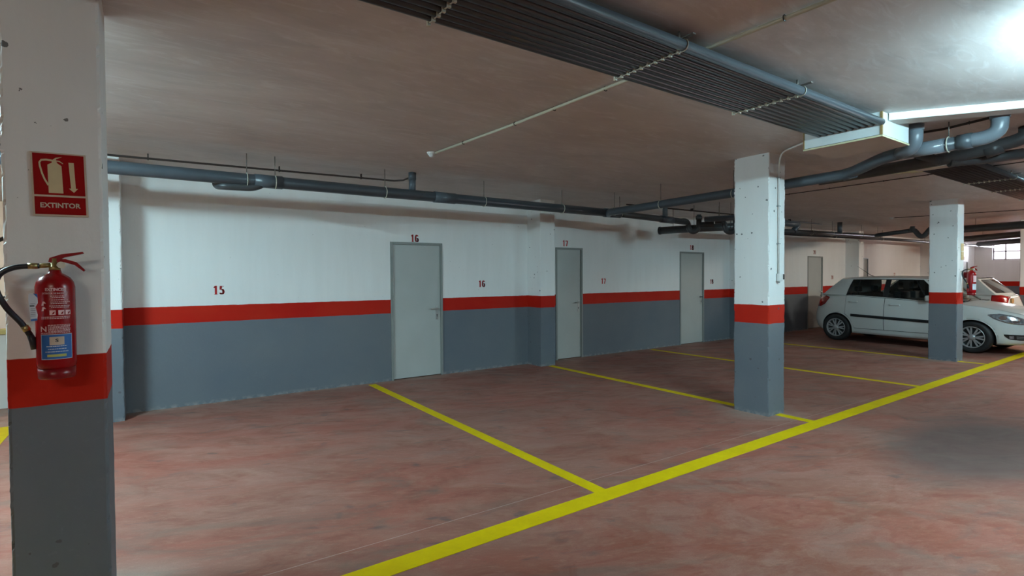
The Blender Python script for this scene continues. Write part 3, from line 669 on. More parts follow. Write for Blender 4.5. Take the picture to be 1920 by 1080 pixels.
# ------------------------------------------------------------------ ceiling conduit and detectors
def ceiling_conduit(pts, r, clips, lab, mat='cream'):
    o = empty('ceiling_conduit', pts[0], 0, lab, 'conduit')
    MB().tube([rel(o, p) for p in pts], r, 12).build('conduit_run', mat, o)
    for c in clips:
        q = rel(o, c); MB().torus(q, (0, 1, 0), r + 0.003, 0.003, 0, 2 * PI, 12, 5).build('clip', 'black_plastic', o)
    return o
zc = H - 0.019
ceiling_conduit([(2.44, 4.86, zc), (2.53, 3.6, zc), (2.58, 2.3, zc), (2.62, 1.2, zc), (2.60, -4.0, zc)], 0.0115, [(2.475, 4.35, zc), (2.53, 3.58, zc), (2.555, 3.1, zc), (2.575, 2.58, zc), (2.61, 1.38, zc)], 'cream conduit running across the ceiling under the near bundle to a white detector')
def detector(x, y, lab, s=1.0):
    o = empty('smoke_detector', (x, y, H), 0, lab, 'detector')
    MB().lathe([(0.0, -0.012), (0.05 * s, -0.012), (0.052 * s, 0.0), (0, 0)], (0, 0, 0)).build('base', 'white_plastic', o)
    MB().lathe([(0.0, -0.052), (0.018 * s, -0.050), (0.030 * s, -0.040), (0.034 * s, -0.028), (0.044 * s, -0.022), (0.046 * s, -0.012), (0, -0.012)], (0, 0, 0)).build('sensor_head', 'white_plastic', o)
    return o
detector(2.432, 4.93, 'small white smoke detector at the end of the cream conduit')
detector(13.8, 4.85, 'small white ceiling detector far away, left of the third pillar')
ceiling_conduit([(13.8, 4.8, zc), (14.0, 4.2, zc), (14.35, 2.9, zc), (14.9, 0.0, zc)], 0.007, [(14.1, 3.7, zc), (14.5, 2.1, zc)], 'thin dark conduit across the far ceiling beyond the third pillar', 'copper')
ceiling_conduit([(8.34, 5.2, zc), (8.30, 4.35, zc), (8.22, 2.4, zc), (8.2, -3.0, zc)], 0.006, [(8.31, 4.9, zc), (8.29, 4.3, zc), (8.27, 3.7, zc), (8.25, 3.0, zc), (8.23, 2.5, zc)], 'thin conduit crossing the ceiling beyond the middle pillar', 'copper')
ceiling_conduit([(5.72, 1.9, zc), (5.76, 1.64, zc), (5.62, 1.15, zc), (5.4, 0.3, zc)], 0.011, [(5.7, 1.45, zc)], 'short dark conduit above the grey elbows right of the duct box', 'copper')

# switch box and its conduit on the middle pillar
PX, PY = 5.382, 3.002
sw = empty('switch_box', (5.572, PY, 1.48), 0, 'small grey switch box on the middle pillar under a thin conduit', 'switch box')
MB().bbox(-0.055, 0.0, -0.05, -0.008, -0.045, 0.04, 0.006).build('box_body', 'white_plastic', sw)
MB().bbox(0.004, 0.044, -0.045, -0.008, -0.025, 0.032, 0.005).build('lamp_module', 'black_plastic', sw)
MB().box(-0.05, 0.04, -0.008, 0.006, -0.04, 0.036).build('back_plate', 'grey_plastic', sw)
MB().tube([(-0.028, -0.02, -0.05), (-0.028, -0.02, -0.062)], 0.012, 12).build('cable_gland', 'grey_plastic', sw)
MB().tube([(-0.03, -0.018, 0.03), (-0.03, -0.018, 1.22), (-0.16, -0.12, 1.295), (-0.52, -0.66, 1.285)], 0.009, 10, bend=0.12).build('conduit', 'white_plastic', sw)
for z in (0.35, 0.75, 1.05): MB().box(-0.045, -0.015, -0.030, 0.004, z, z + 0.012).build('clip', 'grey_plastic', sw)

# ------------------------------------------------------------------ text helper
def text_mesh(txt, height, width=None, bold=0.0):
    cu = bpy.data.curves.new('t', 'FONT'); cu.body = txt; cu.size = 1; cu.offset = bold; cu.align_x = 'LEFT'; cu.resolution_u = 3
    ob = bpy.data.objects.new('t', cu); C.objects.link(ob)
    dg = bpy.context.evaluated_depsgraph_get(); me = bpy.data.meshes.new_from_object(ob.evaluated_get(dg))
    vs = [v.co.copy() for v in me.vertices]; fs = [list(p.vertices) for p in me.polygons]
    bpy.data.objects.remove(ob); bpy.data.curves.remove(cu); bpy.data.meshes.remove(me)
    xs = [v.x for v in vs]; ys = [v.y for v in vs]; x0, x1, y0, y1 = min(xs), max(xs), min(ys), max(ys)
    sy = height / (y1 - y0); sx = (width / (x1 - x0)) if width else sy
    return [((v.x - (x0 + x1) / 2) * sx, (v.y - (y0 + y1) / 2) * sy) for v in vs], fs

# ------------------------------------------------------------------ extinguisher sign on the left pillar
sg = empty('extinguisher_sign', (-0.2900, 2.868, 1.895), 0, 'red sign reading EXTINTOR with extinguisher pictogram on the left pillar', 'sign')
SH = Matrix(((1, 0, 0, 0), (0, 1, 0, 0), (0.035, 0, 1, 0), (0, 0, 0, 1))) if False else Matrix.Rotation(math.radians(-1.2), 4, 'Y')
MB().bbox(-0.088, 0.088, -0.004, -0.0006, -0.131, 0.131, 0.001, SH).build('plate', 'sign_edge', sg)
e = MB(); e.box(-0.081, 0.081, -0.0052, -0.0038, -0.043, 0.125, SH); e.box(-0.081, 0.081, -0.0052, -0.0038, -0.123, -0.051, SH); e.build('red_field', 'sign_red', sg)
k_ = MB(); d0, d1 = -0.0062, -0.0050
U = lambda px_, py_: ((px_ - 508) / 830 * 0.162, 0.125 - (py_ - 60) / 990 * 0.248)     # sign drawing grid to metres
P_ = lambda L_: [U(*q) for q in L_]
k_.prism(P_([(325, 700), (560, 700), (550, 250), (480, 205), (468, 168), (400, 168), (395, 205), (325, 240)]), d0, d1, SH)
k_.prism(P_([(395, 166), (460, 120), (565, 100), (470, 140), (462, 166)]), d0, d1, SH)
k_.prism(P_([(460, 160), (520, 165), (580, 205), (575, 215), (515, 182), (469, 180)]), d0, d1, SH)
hose = [(400, 168), (310, 160), (230, 170), (200, 210), (205, 270), (235, 390), (270, 480), (325, 575)]
hw = 15
Ls, Rs = [], []
for i in range(len(hose)):
    a, b_ = hose[max(i - 1, 0)], hose[min(i + 1, len(hose) - 1)]
    dx, dy = b_[0] - a[0], b_[1] - a[1]; l = math.hypot(dx, dy); nx, ny = -dy / l * hw, dx / l * hw
    Ls.append((hose[i][0] + nx, hose[i][1] + ny)); Rs.append((hose[i][0] - nx, hose[i][1] - ny))
LL, RR = P_(Ls), P_(Rs)
k_.add([SH @ Vector((x, d0, z)) for x, z in LL + RR], [(i, i + 1, i + 1 + len(LL), i + len(LL)) for i in range(len(LL) - 1)])
k_.prism(P_([(668, 185), (755, 185), (768, 610), (805, 612), (735, 680), (655, 615), (690, 612)]), d0, d1, SH)
k_.build('pictogram', 'sign_cream', sg)
vs, fs = text_mesh('EXTINTOR', 0.021, 0.128, 0.028)
MB().add([SH @ Vector((x, -0.0060, z - 0.0855)) for x, z in vs], fs).build('lettering', 'sign_edge', sg)

# ------------------------------------------------------------------ fire extinguisher
def extinguisher(loc, rz, lab, detailed=True):
    o = empty('fire_extinguisher', loc, rz, lab, 'extinguisher')   # origin: bottom centre of the cylinder, faces -Y
    R = 0.062
    MB().lathe([(0, 0.008), (R - 0.01, 0.002), (R - 0.001, 0.012), (R, 0.03), (R, 0.325), (R - 0.004, 0.345), (R - 0.014, 0.362), (R - 0.03, 0.374), (0.022, 0.380), (0.019, 0.392), (0, 0.392)], seg=40).build('cylinder_body', 'ext_red', o)
    MB().lathe([(R - 0.008, -0.035), (R - 0.004, -0.03), (R - 0.003, 0.006), (R - 0.01, 0.006)], seg=36).build('base_ring', 'ext_base', o)
    v = MB(); v.lathe([(0, 0.39), (0.018, 0.39), (0.018, 0.404), (0.013, 0.406), (0.013, 0.438), (0, 0.44)], seg=18)
    v.tube([(-0.05, -0.004, 0.408), (-0.012, 0, 0.412)], 0.009, 12); v.build('valve', 'brass', o)
    g = MB(); g.tube([(0.022, -0.012, 0.412), (0.022, -0.028, 0.412)], 0.013, 16); g.tube([(0.004, -0.004, 0.412), (0.022, -0.014, 0.412)], 0.006, 8); g.build('pressure_gauge', 'galv', o)
    h1 = MB(); h1.prism([(-0.018, 0.424), (-0.014, 0.440), (0.022, 0.455), (0.088, 0.466), (0.092, 0.459), (0.030, 0.442), (0.004, 0.424)], -0.011, 0.011); h1.build('squeeze_lever', 'ext_red', o)
    h2 = MB(); h2.prism([(-0.010, 0.420), (0.030, 0.423), (0.062, 0.412), (0.090, 0.386), (0.095, 0.392), (0.068, 0.424), (0.034, 0.436), (-0.010, 0.434)], -0.010, 0.010); h2.build('carry_handle', 'ext_red', o)
    hs = [(-0.045, -0.004, 0.408), (-0.115, -0.008, 0.402), (-0.160, -0.010, 0.372), (-0.168, -0.012, 0.318), (-0.140, -0.014, 0.248), (-0.100, -0.014, 0.188), (-0.076, -0.012, 0.140)]
    P = []
    for i in range(len(hs) - 1):
        a = Vector(hs[max(i - 1, 0)]); b_ = Vector(hs[i]); c = Vector(hs[i + 1]); d = Vector(hs[min(i + 2, len(hs) - 1)])
        for k in range(6):
            t = k / 6; P.append(0.5 * ((2 * b_) + (c - a) * t + (2 * a - 5 * b_ + 4 * c - d) * t * t + (3 * b_ - a - 3 * c + d) * t ** 3))
    P.append(Vector(hs[-1]))
    hz = MB().tube(P, 0.0102, 12).build('hose', 'rubber', o)
    MB().tube([(-0.050, -0.004, 0.408), (-0.078, -0.006, 0.4075)], 0.0115, 12).build('hose_ferrule', 'brass', hz)
    MB().tube([(-0.092, -0.014, 0.176), (-0.083, -0.013, 0.157)], 0.0125, 12).build('hose_ferrule', 'brass', hz)
    MB().tube([(-0.078, -0.012, 0.146), (-0.068, -0.010, 0.115), (-0.062, -0.008, 0.085)], 0.0125, 12, rs=[0.010, 0.0125, 0.014]).build('nozzle', 'rubber', hz)
    b2 = MB(); b2.box(-0.02, 0.02, R - 0.004, 0.122, 0.30, 0.33); b2.box(-0.035, 0.035, 0.110, 0.122, 0.26, 0.36); b2.build('wall_bracket', 'ext_base', o)
    def wrap(pts, fs, rr, z0, a0):    # flat drawing (x, z) laid round the cylinder, a0 = facing angle
        return [(rr * math.sin(a0 + x / R), -rr * math.cos(a0 + x / R), z0 + z) for x, z in pts], fs
    def patch(x0, x1, z0, z1, rr, mat, name, parent, a0=0.0, corner=0):
        n = 8; vs = []; fs = []
        for j in range(2):
            for i in range(n + 1):
                x = x0 + (x1 - x0) * i / n; z = z1 if j else z0
                vs.append((rr * math.sin(a0 + x / R), -rr * math.cos(a0 + x / R), z))
        fs = [(i, i + 1, n + 2 + i, n + 1 + i) for i in range(n)]
        m = MB(); m.add(vs, fs, True); return m.build(name, mat, parent)
    if not detailed:
        patch(-0.03, 0.05, 0.06, 0.16, R + 0.0006, 'label_white', 'label', o); patch(-0.02, 0.045, 0.19, 0.30, R + 0.0006, 'print', 'label', o)
        return o
    A0 = 0.10
    lb = patch(-0.049, 0.052, 0.044, 0.142, R + 0.0006, 'label_white', 'blue_label', o, A0)
    patch(-0.047, 0.050, 0.046, 0.140, R + 0.0010, 'label_blue', 'blue_field', lb, A0)
    patch(-0.020, 0.024, 0.100, 0.132, R + 0.0014, 'sign_edge', 'logo_field', lb, A0)
    vs, fs = text_mesh('S', 0.013, 0.010, 0.03); vs, fs = wrap(vs, fs, R + 0.0019, 0.118, A0 + 0.03); MB().add(vs, fs).build('logo_letter', 'ink', lb)
    for (x0, x1, z) in ((-0.030, 0.032, 0.0935), (-0.025, 0.030, 0.083), (-0.034, 0.036, 0.0725)):
        m = MB(); x = x0
        while x < x1:
            l = random.uniform(0.003, 0.009)
            vsx = [(R + 0.0014) for _ in range(4)]
            q = [(x, z), (min(x + l, x1), z), (min(x + l, x1), z + 0.0032), (x, z + 0.0032)]
            vs, fs = wrap(q, [(0, 1, 2, 3)], R + 0.0014, 0, A0); m.add(vs, fs); x += l + 0.0012
        m.build('small_print', 'label_white', lb)
    patch(-0.028, 0.030, 0.054, 0.064, R + 0.0014, 'label_yellow', 'yellow_line', lb, A0)
    vs, fs = text_mesh('EXTINCISE', 0.0125, 0.064, 0.04); vs, fs = wrap(vs, fs, R + 0.0010, 0.316, A0 + 0.03); MB().add(vs, fs).build('brand_lettering', 'print', o)
    vs, fs = text_mesh('EXTINTOR DE INCENDIO', 0.0065, 0.078, 0.02); vs, fs = wrap(vs, fs, R + 0.0010, 0.301, A0 - 0.02); MB().add(vs, fs).build('type_lettering', 'print', o)
    m = MB()
    def dashes(x0, x1, z, t=0.0028):
        x = x0
        while x < x1:
            l = random.uniform(0.0025, 0.008); q = [(x, z), (min(x + l, x1), z), (min(x + l, x1), z + t), (x, z + t)]
            vs, fs = wrap(q, [(0, 1, 2, 3)], R + 0.0010, 0, A0); m.add(vs, fs); x += l + 0.0014
    for z, x0, x1 in ((0.289, -0.015, 0.025), (0.283, -0.010, 0.028), (0.274, -0.012, 0.040), (0.266, -0.014, 0.046), (0.260, -0.014, 0.036), (0.251, -0.018, 0.046), (0.245, -0.012, 0.042),
                      (0.208, -0.045, 0.046), (0.202, -0.045, 0.044), (0.176, -0.024, 0.046), (0.171, -0.024, 0.046), (0.166, -0.024, 0.044), (0.161, -0.024, 0.046), (0.156, -0.024, 0.046), (0.151, -0.024, 0.044), (0.146, -0.048, 0.046)):
        dashes(x0, x1, z)
    m.build('instruction_print', 'print', o)['kind'] = 'stuff'
    m = MB()
    for x0 in (-0.018, 0.008, 0.030):
        q = [(x0, 0), (x0 + 0.018, 0), (x0 + 0.018, 0.018), (x0, 0.018)]; vs, fs = wrap(q, [(0, 1, 2, 3)], R + 0.0010, 0.217, A0); m.add(vs, fs)
    for z in (0.233, 0.254):
        q = [(-0.044, 0), (-0.036, 0), (-0.036, 0.008), (-0.028, 0.008), (-0.034, 0.016), (-0.040, 0.016)]; vs, fs = wrap(q, [tuple(range(6))], R + 0.0010, z, A0); m.add(vs, fs)
    m.build('use_pictograms', 'print', o)
    m = MB()
    for x0 in (-0.014, 0.012, 0.034):
        q = [(x0 + .003, 0.002), (x0 + 0.009, 0.004), (x0 + 0.012, 0.014), (x0 + .006, 0.010)]; vs, fs = wrap(q, [(0, 1, 2, 3)], R + 0.0016, 0.217, A0); m.add(vs, fs)
    m.build('pictogram_marks', 'ext_red', o)
    vs, fs = text_mesh('N', 0.020, 0.020, 0.02); vs, fs = wrap(vs, fs, R + 0.0010, 0.163, A0 - 0.62); MB().add(vs, fs).build('letter_mark', 'print', o)
    tgm = MB()
    tg = [(-0.072, 0.285), (-0.070, 0.302), (-0.046, 0.300), (-0.045, 0.265), (-0.052, 0.25), (-0.046, 0.22), (-0.048, 0.198), (-0.066, 0.196)]
    tgm.prism(tg, -0.062, -0.0612); t_ = tgm.build('inspection_tag', 'label_white', o)
    m = MB(); m.prism([(-0.058, 0.302), (-0.046, 0.300), (-0.045, 0.284)], -0.0626, -0.0622); m.prism([(-0.066, 0.196), (-0.048, 0.198), (-0.048, 0.206), (-0.066, 0.204)], -0.0626, -0.0622); m.build('blue_corner', 'label_blue', t_)
    m = MB(); m.box(-0.068, -0.055, -0.0626, -0.0622, 0.252, 0.257)
    for z in (0.262, 0.243, 0.236, 0.229, 0.222, 0.215): m.box(-0.066, -0.052, -0.0626, -0.0622, z, z + 0.0012)
    m.build('tag_print', 'ink', t_)
    return o
extinguisher((-0.300, 2.748, 1.148), 0.0, 'red fire extinguisher with curved black hose on the left pillar')
e2 = extinguisher((11.60, 2.90, 1.17), -0.6, 'small distant red fire extinguisher on the third pillar', False)
nt_ = empty('notice', (11.56, 3.017, 1.885), 0, 'two small yellowed stickers above the distant extinguisher', 'sign')
MB().box(-0.07, 0.07, -0.004, -0.0005, 0.01, 0.14).build('upper_sticker', 'notice', nt_)
MB().box(-0.065, 0.07, -0.004, -0.0005, -0.14, 0.0).build('lower_sticker', 'notice', nt_)

# ------------------------------------------------------------------ cars
def interp(tab, x):
    if x <= tab[0][0]: return tab[0][1]
    for (a, fa), (b_, fb) in zip(tab[:-1], tab[1:]):
        if x <= b_:
            t = (x - a) / (b_ - a); t = t * t * (3 - 2 * t) if False else t
            return fa + (fb - fa) * t
    return tab[-1][1]
def build_car(name, label, loc, rz, paint, three_door=False, L_=1.0, simple_glass=False):
    """local frame: +X forward from the rear axle, +Y left, z up"""
    root = empty(name, loc, rz, label, 'car')
    uF = [(0.16, 3.14), (0.25, 3.22), (0.38, 3.26), (0.52, 3.27), (0.64, 3.25), (0.74, 3.19), (0.80, 3.10), (0.90, 2.96), (1.1, 2.8)]
    uR = [(0.18, -0.52), (0.30, -0.62), (0.45, -0.665), (0.62, -0.655), (0.74, -0.62), (0.85, -0.585), (1.0, -0.53), (1.1, -0.48)]
    bw = [(0.16, 0.76), (0.26, 0.80), (0.42, 0.822), (0.60, 0.826), (0.74, 0.815), (0.86, 0.795), (0.98, 0.765), (1.1, 0.735)]
    def zs(u): return interp([(-0.66, 1.02), (-0.35, 1.055), (0.2, 1.045), (1.0, 1.000), (1.7, 0.955), (2.2, 0.925), (2.6, 0.875), (2.9, 0.815), (3.1, 0.755), (3.27, 0.70)], u)
    def plan(th, z):
        f, r, b_ = interp(uF, z), interp(uR, z), interp(bw, z)
        c, s = math.cos(th), math.sin(th); ex = 2 / 4.6
        uc = (f + r) / 2; a = (f - r) / 2
        return (uc + a * math.copysign(abs(c) ** ex, c), b_ * math.copysign(abs(s) ** ex, s))
    def th_of(u, z, side=-1):
        f, r = interp(uF, z), interp(uR, z); uc = (f + r) / 2; a = (f - r) / 2
        q = max(-1, min(1, (u - uc) / a)); c = math.copysign(abs(q) ** (4.6 / 2), q)
        return side * math.acos(c)
    def th_list(n):   # evenly spread along the outline
        out = []; m = 1200; pts = [plan(2 * PI * k / m, 0.5) for k in range(m + 1)]; d = [0]
        for a, b_ in zip(pts[:-1], pts[1:]): d.append(d[-1] + math.hypot(b_[0] - a[0], b_[1] - a[1]))
        j = 0
        for k in range(n):
            t = d[-1] * k / n
            while d[j + 1] < t: j += 1
            out.append(2 * PI * (j + (t - d[j]) / (d[j + 1] - d[j])) / m)
        return out
    TH = th_list(150); NR = 16
    vs = []; fs = []
    zb = lambda u: interp([(-0.66, 0.30), (-0.4, 0.22), (0.0, 0.20), (2.4, 0.18), (2.9, 0.19), (3.27, 0.20)], u)
    for j in range(NR + 1):
        for th in TH:
            u0 = plan(th, 0.6)[0]; t = j / NR; z = zb(u0) + (zs(u0) - zb(u0)) * t
            for _i in range(3):
                xx_ = plan(th, z)[0]; z = zb(xx_) + (zs(xx_) - zb(xx_)) * t
            x, y = plan(th, z)
            vs.append((x, y, z))
    n = len(TH)
    fs = [(j * n + k, j * n + (k + 1) % n, (j + 1) * n + (k + 1) % n, (j + 1) * n + k) for j in range(NR) for k in range(n)]
    body = MB(); body.add(vs, fs, True)
    # flat caps built as strips between the two sides (n even, symmetric about the axis)
    for j, flip in ((0, 1), (NR, 0)):
        for k in range(n // 2):
            a, b_, c, d = k, k + 1, (n - k - 1) % n, (n - k) % n
            idx = [j * n + a, j * n + b_, j * n + c, j * n + d]
            idx2 = []
            for q in idx:
                if q not in idx2: idx2.append(q)
            if len(idx2) >= 3: body.f.append(tuple(idx2)); body.sm.append(False)
    bo = body.build('body_shell', paint, root)
    bo.data.materials.append(M['cabin']); bo.data.materials.append(M['trim_black'])
    for p in bo.data.polygons:
        c = p.center
        if not p.use_smooth and c.z > 0.6 and -0.25 < c.x < 2.15: p.material_index = 1
        if not p.use_smooth and c.z < 0.5: p.material_index = 2
    # wheel wells
    cut = MB()
    for ux in (0.0, 2.475):
        for sy in (-1, 1): cut.tube([(ux, sy * 0.60, 0.29), (ux, sy * 1.0, 0.29)], 0.345, 40)
    co = cut.build('cutter', 'trim_black', root)
    md = bo.modifiers.new('b', 'BOOLEAN'); md.operation = 'DIFFERENCE'; md.object = co; md.solver = 'EXACT'
    bpy.context.view_layer.update(); dg = bpy.context.evaluated_depsgraph_get()
    nm = bpy.data.meshes.new_from_object(bo.evaluated_get(dg)); old = bo.data; bo.modifiers.clear(); bo.data = nm; nm.name = 'body_shell'
    if len(nm.polygons) < 500: bo.data = old
    bpy.data.objects.remove(co)
    for p in bo.data.polygons:
        c = p.center
        for ux in (0.0, 2.475):
            d = math.hypot(c.x - ux, c.z - 0.29)
            if abs(c.y) < 0.86 and d < 0.352 and d > 0 and (abs(d - 0.343) < 0.006 and abs(p.normal.y) < 0.3 or abs(abs(c.y) - 0.60) < 0.003): p.material_index = min(2, len(bo.data.materials) - 1)
    # surface patches on the side: (u, z) domain
    def surf(u, z, side, off):
        th = th_of(u, z, side); x, y = plan(th, z)
        x2, y2 = plan(th + 0.01, z); tx, ty = x2 - x, y2 - y; l = math.hypot(tx, ty) or 1
        nx, ny = ty / l, -tx / l
        return (x + nx * off, y + ny * off, z)
    def patch(nm_, mat, us, lo, hi, off, side, nz=4, parent=root, thick=0.0):
        vs = []; fs = []
        for u in us:
            a, b_ = lo(u) if callable(lo) else lo, hi(u) if callable(hi) else hi
            for k in range(nz + 1): vs.append(surf(u, a + (b_ - a) * k / nz, side, off))
        m_ = nz + 1; fs = [(i * m_ + k, (i + 1) * m_ + k, (i + 1) * m_ + k + 1, i * m_ + k + 1) for i in range(len(us) - 1) for k in range(nz)]
        mb = MB(); mb.add(vs, fs, True)
        if thick:
            o_ = len(mb.v)
            vs2 = []
            for u in us:
                a, b_ = lo(u) if callable(lo) else lo, hi(u) if callable(hi) else hi
                for k in range(nz + 1): vs2.append(surf(u, a + (b_ - a) * k / nz, side, off - thick))
            mb.v += vs2
            N_ = len(us)
            ring = [i * m_ for i in range(N_)] + [(N_ - 1) * m_ + k for k in range(1, m_)] + [i * m_ + nz for i in range(N_ - 2, -1, -1)] + [k for k in range(nz - 1, 0, -1)]
            for a_, b_ in zip(ring, ring[1:] + ring[:1]): mb.f.append((a_, b_, b_ + o_, a_ + o_)); mb.sm.append(False)
        return mb.build(nm_, mat, parent)
    lin = lambda a, b_, k: [a + (b_ - a) * i / k for i in range(k + 1)]
    arch_r = lambda u: max(0.25, 0.29 + math.sqrt(max(0, 0.375 ** 2 - (u - 0.0) ** 2)) if abs(u) < 0.375 else 0.25)
    for side in (-1, 1):
        # doors: seam outline patch and panel over it
        for (nm_, a, b_) in (('rear_door', 0.20, 0.985), ('front_door', 0.995, 2.06)):
            if three_door and nm_ == 'rear_door': continue
            lo = (lambda u: max(0.30, arch_r(u)) + 0.015); top = (lambda u: zs(u) - 0.012)
            patch('door_seam', 'trim_black', lin(a - 0.006, b_ + 0.006, 24), lambda u: lo(u) - 0.008, lambda u: zs(u) - 0.004, 0.006, side)
            d_ = patch(nm_, paint, lin(a, b_, 24), lo, top, 0.0095, side, 10)
            hx = (a + 0.10) if nm_ == 'front_door' else 0.27
            hz = 0.86 if nm_ == 'front_door' else 0.90
            patch('door_handle', paint, lin(hx, hx + 0.19, 8), hz - 0.016, hz + 0.012, 0.032, side, 2, d_, 0.03)
            patch('handle_recess', 'grey_plastic', lin(hx + 0.04, hx + 0.15, 6), hz - 0.005, hz + 0.035, 0.007, side, 2, d_)
        patch('side_moulding', 'trim_black', lin(0.33, 2.02, 24), lambda u: 0.572 - 0.033 * (u - 0.33) - 0.0, lambda u: 0.628 - 0.033 * (u - 0.33), 0.024, side, 2, root, 0.018)
        # lamps
        tz = 0.09 if three_door else 0.0
        patch('tail_lamp', 'tail_red', lin(-0.52 if three_door else -0.605, -0.27 if three_door else -0.20, 14), lambda u: interp([(-0.61, 0.76), (-0.42, 0.76), (-0.30, 0.82), (-0.20, 0.965)], u) + tz * 0.5, lambda u: interp([(-0.61, 0.92), (-0.45, 0.985), (-0.30, 1.02), (-0.20, 0.985)], u) + tz * 0.6, 0.009, side, 4, root, 0.008)
        if three_door: MB().tube([(-0.645, side * 0.60, 0.93), (-0.60, side * 0.60, 0.93)], 0.055, 16).build('reversing_lamp', 'amber', root)
        hl = patch('headlamp', 'lamp_glass', lin(2.70, 3.19, 20), lambda u: interp([(2.70, 0.735), (2.80, 0.66), (2.95, 0.60), (3.1, 0.575), (3.19, 0.575)], u), lambda u: interp([(2.70, 0.745), (2.85, 0.765), (3.0, 0.74), (3.1, 0.70), (3.19, 0.655)], u), 0.010, side, 5, root, 0.009)
        for cu_, cz_ in ((2.90, 0.69), (3.06, 0.645)):
            patch('lamp_reflector', 'chrome', lin(cu_ - 0.05, cu_ + 0.05, 8), lambda u, c=cu_, q=cz_: q - math.sqrt(max(1e-5, 0.0025 - (u - c) ** 2)) * 0.8, lambda u, c=cu_, q=cz_: q + math.sqrt(max(1e-5, 0.0025 - (u - c) ** 2)) * 0.8, 0.0115, side, 3, hl)
        fg = patch('fog_grille', 'trim_black', lin(2.92, 3.235, 12), lambda u: interp([(2.92, 0.365), (2.98, 0.30), (3.1, 0.285), (3.235, 0.285)], u), lambda u: interp([(2.92, 0.39), (3.235, 0.385)], u), 0.004, side, 3)
        patch('fog_lamp', 'lamp_glass', lin(2.985, 3.04, 6), 0.315, 0.365, 0.007, side, 2, fg)
        for zz in (0.32, 0.352): patch('grille_bar', 'grey_plastic', lin(3.07, 3.22, 6), zz - 0.004, zz + 0.004, 0.008, side, 1, fg)
        # wheel arch lips
        for ux in (0.0, 2.475):
            lip = MB(); pts = []
            for k in range(25):
                a = math.radians(-12 + 204 * k / 24); uu, z_ = ux + 0.350 * math.cos(a), 0.29 + 0.350 * math.sin(a); pts.append(surf(uu, max(z_, 0.22), side, 0.001))
            lip.tube(pts, 0.008, 6); lip.build('arch_lip', paint, root)
    # front grille and plates
    g = MB(); g.box(3.235, 3.262, -0.36, 0.36, 0.585, 0.69); g.build('front_grille', 'trim_black', root)
    g = MB(); g.box(3.262, 3.272, -0.25, 0.25, 0.25, 0.37); g.build('lower_grille', 'trim_black', root)
    # bonnet: crowned deck from the windscreen foot to the nose
    vs = []; nu, nw = 18, 14
    us = lin(2.02, 3.20, nu)
    for u in us:
        z = zs(u); yb = abs(surf(u, z, 1, 0)[1]) ; 
        for k in range(nw + 1):
            t = -1 + 2 * k / nw; cr = (0.055 if u < 3.0 else 0.055 * max(0, (3.24 - u) / 0.24)) * (1 - abs(t) ** 2.6)
            xx = u + (0.06 * (1 - abs(t) ** 3)) * max(0, min(1, (u - 2.7) / 0.5))
            vs.append((xx, yb * t * 1.001, z + cr + 0.003))
    m_ = nw + 1; fs = [(i * m_ + k, (i + 1) * m_ + k, (i + 1) * m_ + k + 1, i * m_ + k + 1) for i in range(nu) for k in range(nw)]
    MB().add(vs, fs, True).build('bonnet', paint, root)
    # greenhouse: ruled surface between a belt loop and a roof loop
    side_nodes = [(-0.36, 0.0, paint), (0.215, 0.30, 'GLASS'), (0.405, 0.42, 'trim_black'), (0.425, 0.44, 'GLASS'), (0.93, 0.95, 'trim_black'), (1.04, 1.05, 'GLASS'),
                  (1.76, 1.47, 'trim_black'), (1.79, 1.49, 'GLASS'), (2.10, 1.60, paint), (2.20, 1.65, None)]
    if three_door: side_nodes = [(-0.36, 0.02, paint), (0.62, 0.50, 'GLASS'), (0.95, 0.95, 'trim_black'), (1.04, 1.05, 'GLASS'), (1.76, 1.47, 'trim_black'), (1.79, 1.49, 'GLASS'), (2.10, 1.60, paint), (2.20, 1.65, None)]
    ZT = 1.405
    def gh(ub, ut, side, t, out=0.0):
        zb_ = zs(ub) - 0.006; zt = ZT + 0.012 - 0.012 * ((ut - 0.85) / 0.8) ** 2
        yb_ = 0.735 if ub < 1.9 else 0.735 - (ub - 1.9) * 0.10; yb_ = min(yb_, 0.735); yt = 0.60 - 0.02 * ((ut - 0.85) / 0.8) ** 2
        if ub < 0: yb_ -= 0.06 * (ub / -0.36) ** 2; yt -= 0.03 * (ub / -0.36)
        z = zb_ + (zt - zb_) * t; bul = 0.018 * math.sin(PI * t)
        return (ub + (ut - ub) * t + 0.0, side * (yb_ + (yt - yb_) * max(t, 0) ** 1.15 + bul + out), z)
    TB, TT = 0.055, 0.925
    def strip(nm_, mat, a, b_, t0, t1, side, nu_=6, nt_=6, parent=root, out=0.0):
        vs = []
        for i in range(nu_ + 1):
            k = i / nu_; ub = a[0] + (b_[0] - a[0]) * k; ut = a[1] + (b_[1] - a[1]) * k
            for j in range(nt_ + 1): vs.append(gh(ub, ut, side, t0 + (t1 - t0) * j / nt_, out))
        q = nt_ + 1; fs = [(i * q + j, (i + 1) * q + j, (i + 1) * q + j + 1, i * q + j + 1) for i in range(nu_) for j in range(nt_)]
        return MB().add(vs, fs, True).build(nm_, mat, parent)
    gm = 'glass_dark' if simple_glass else 'glass'
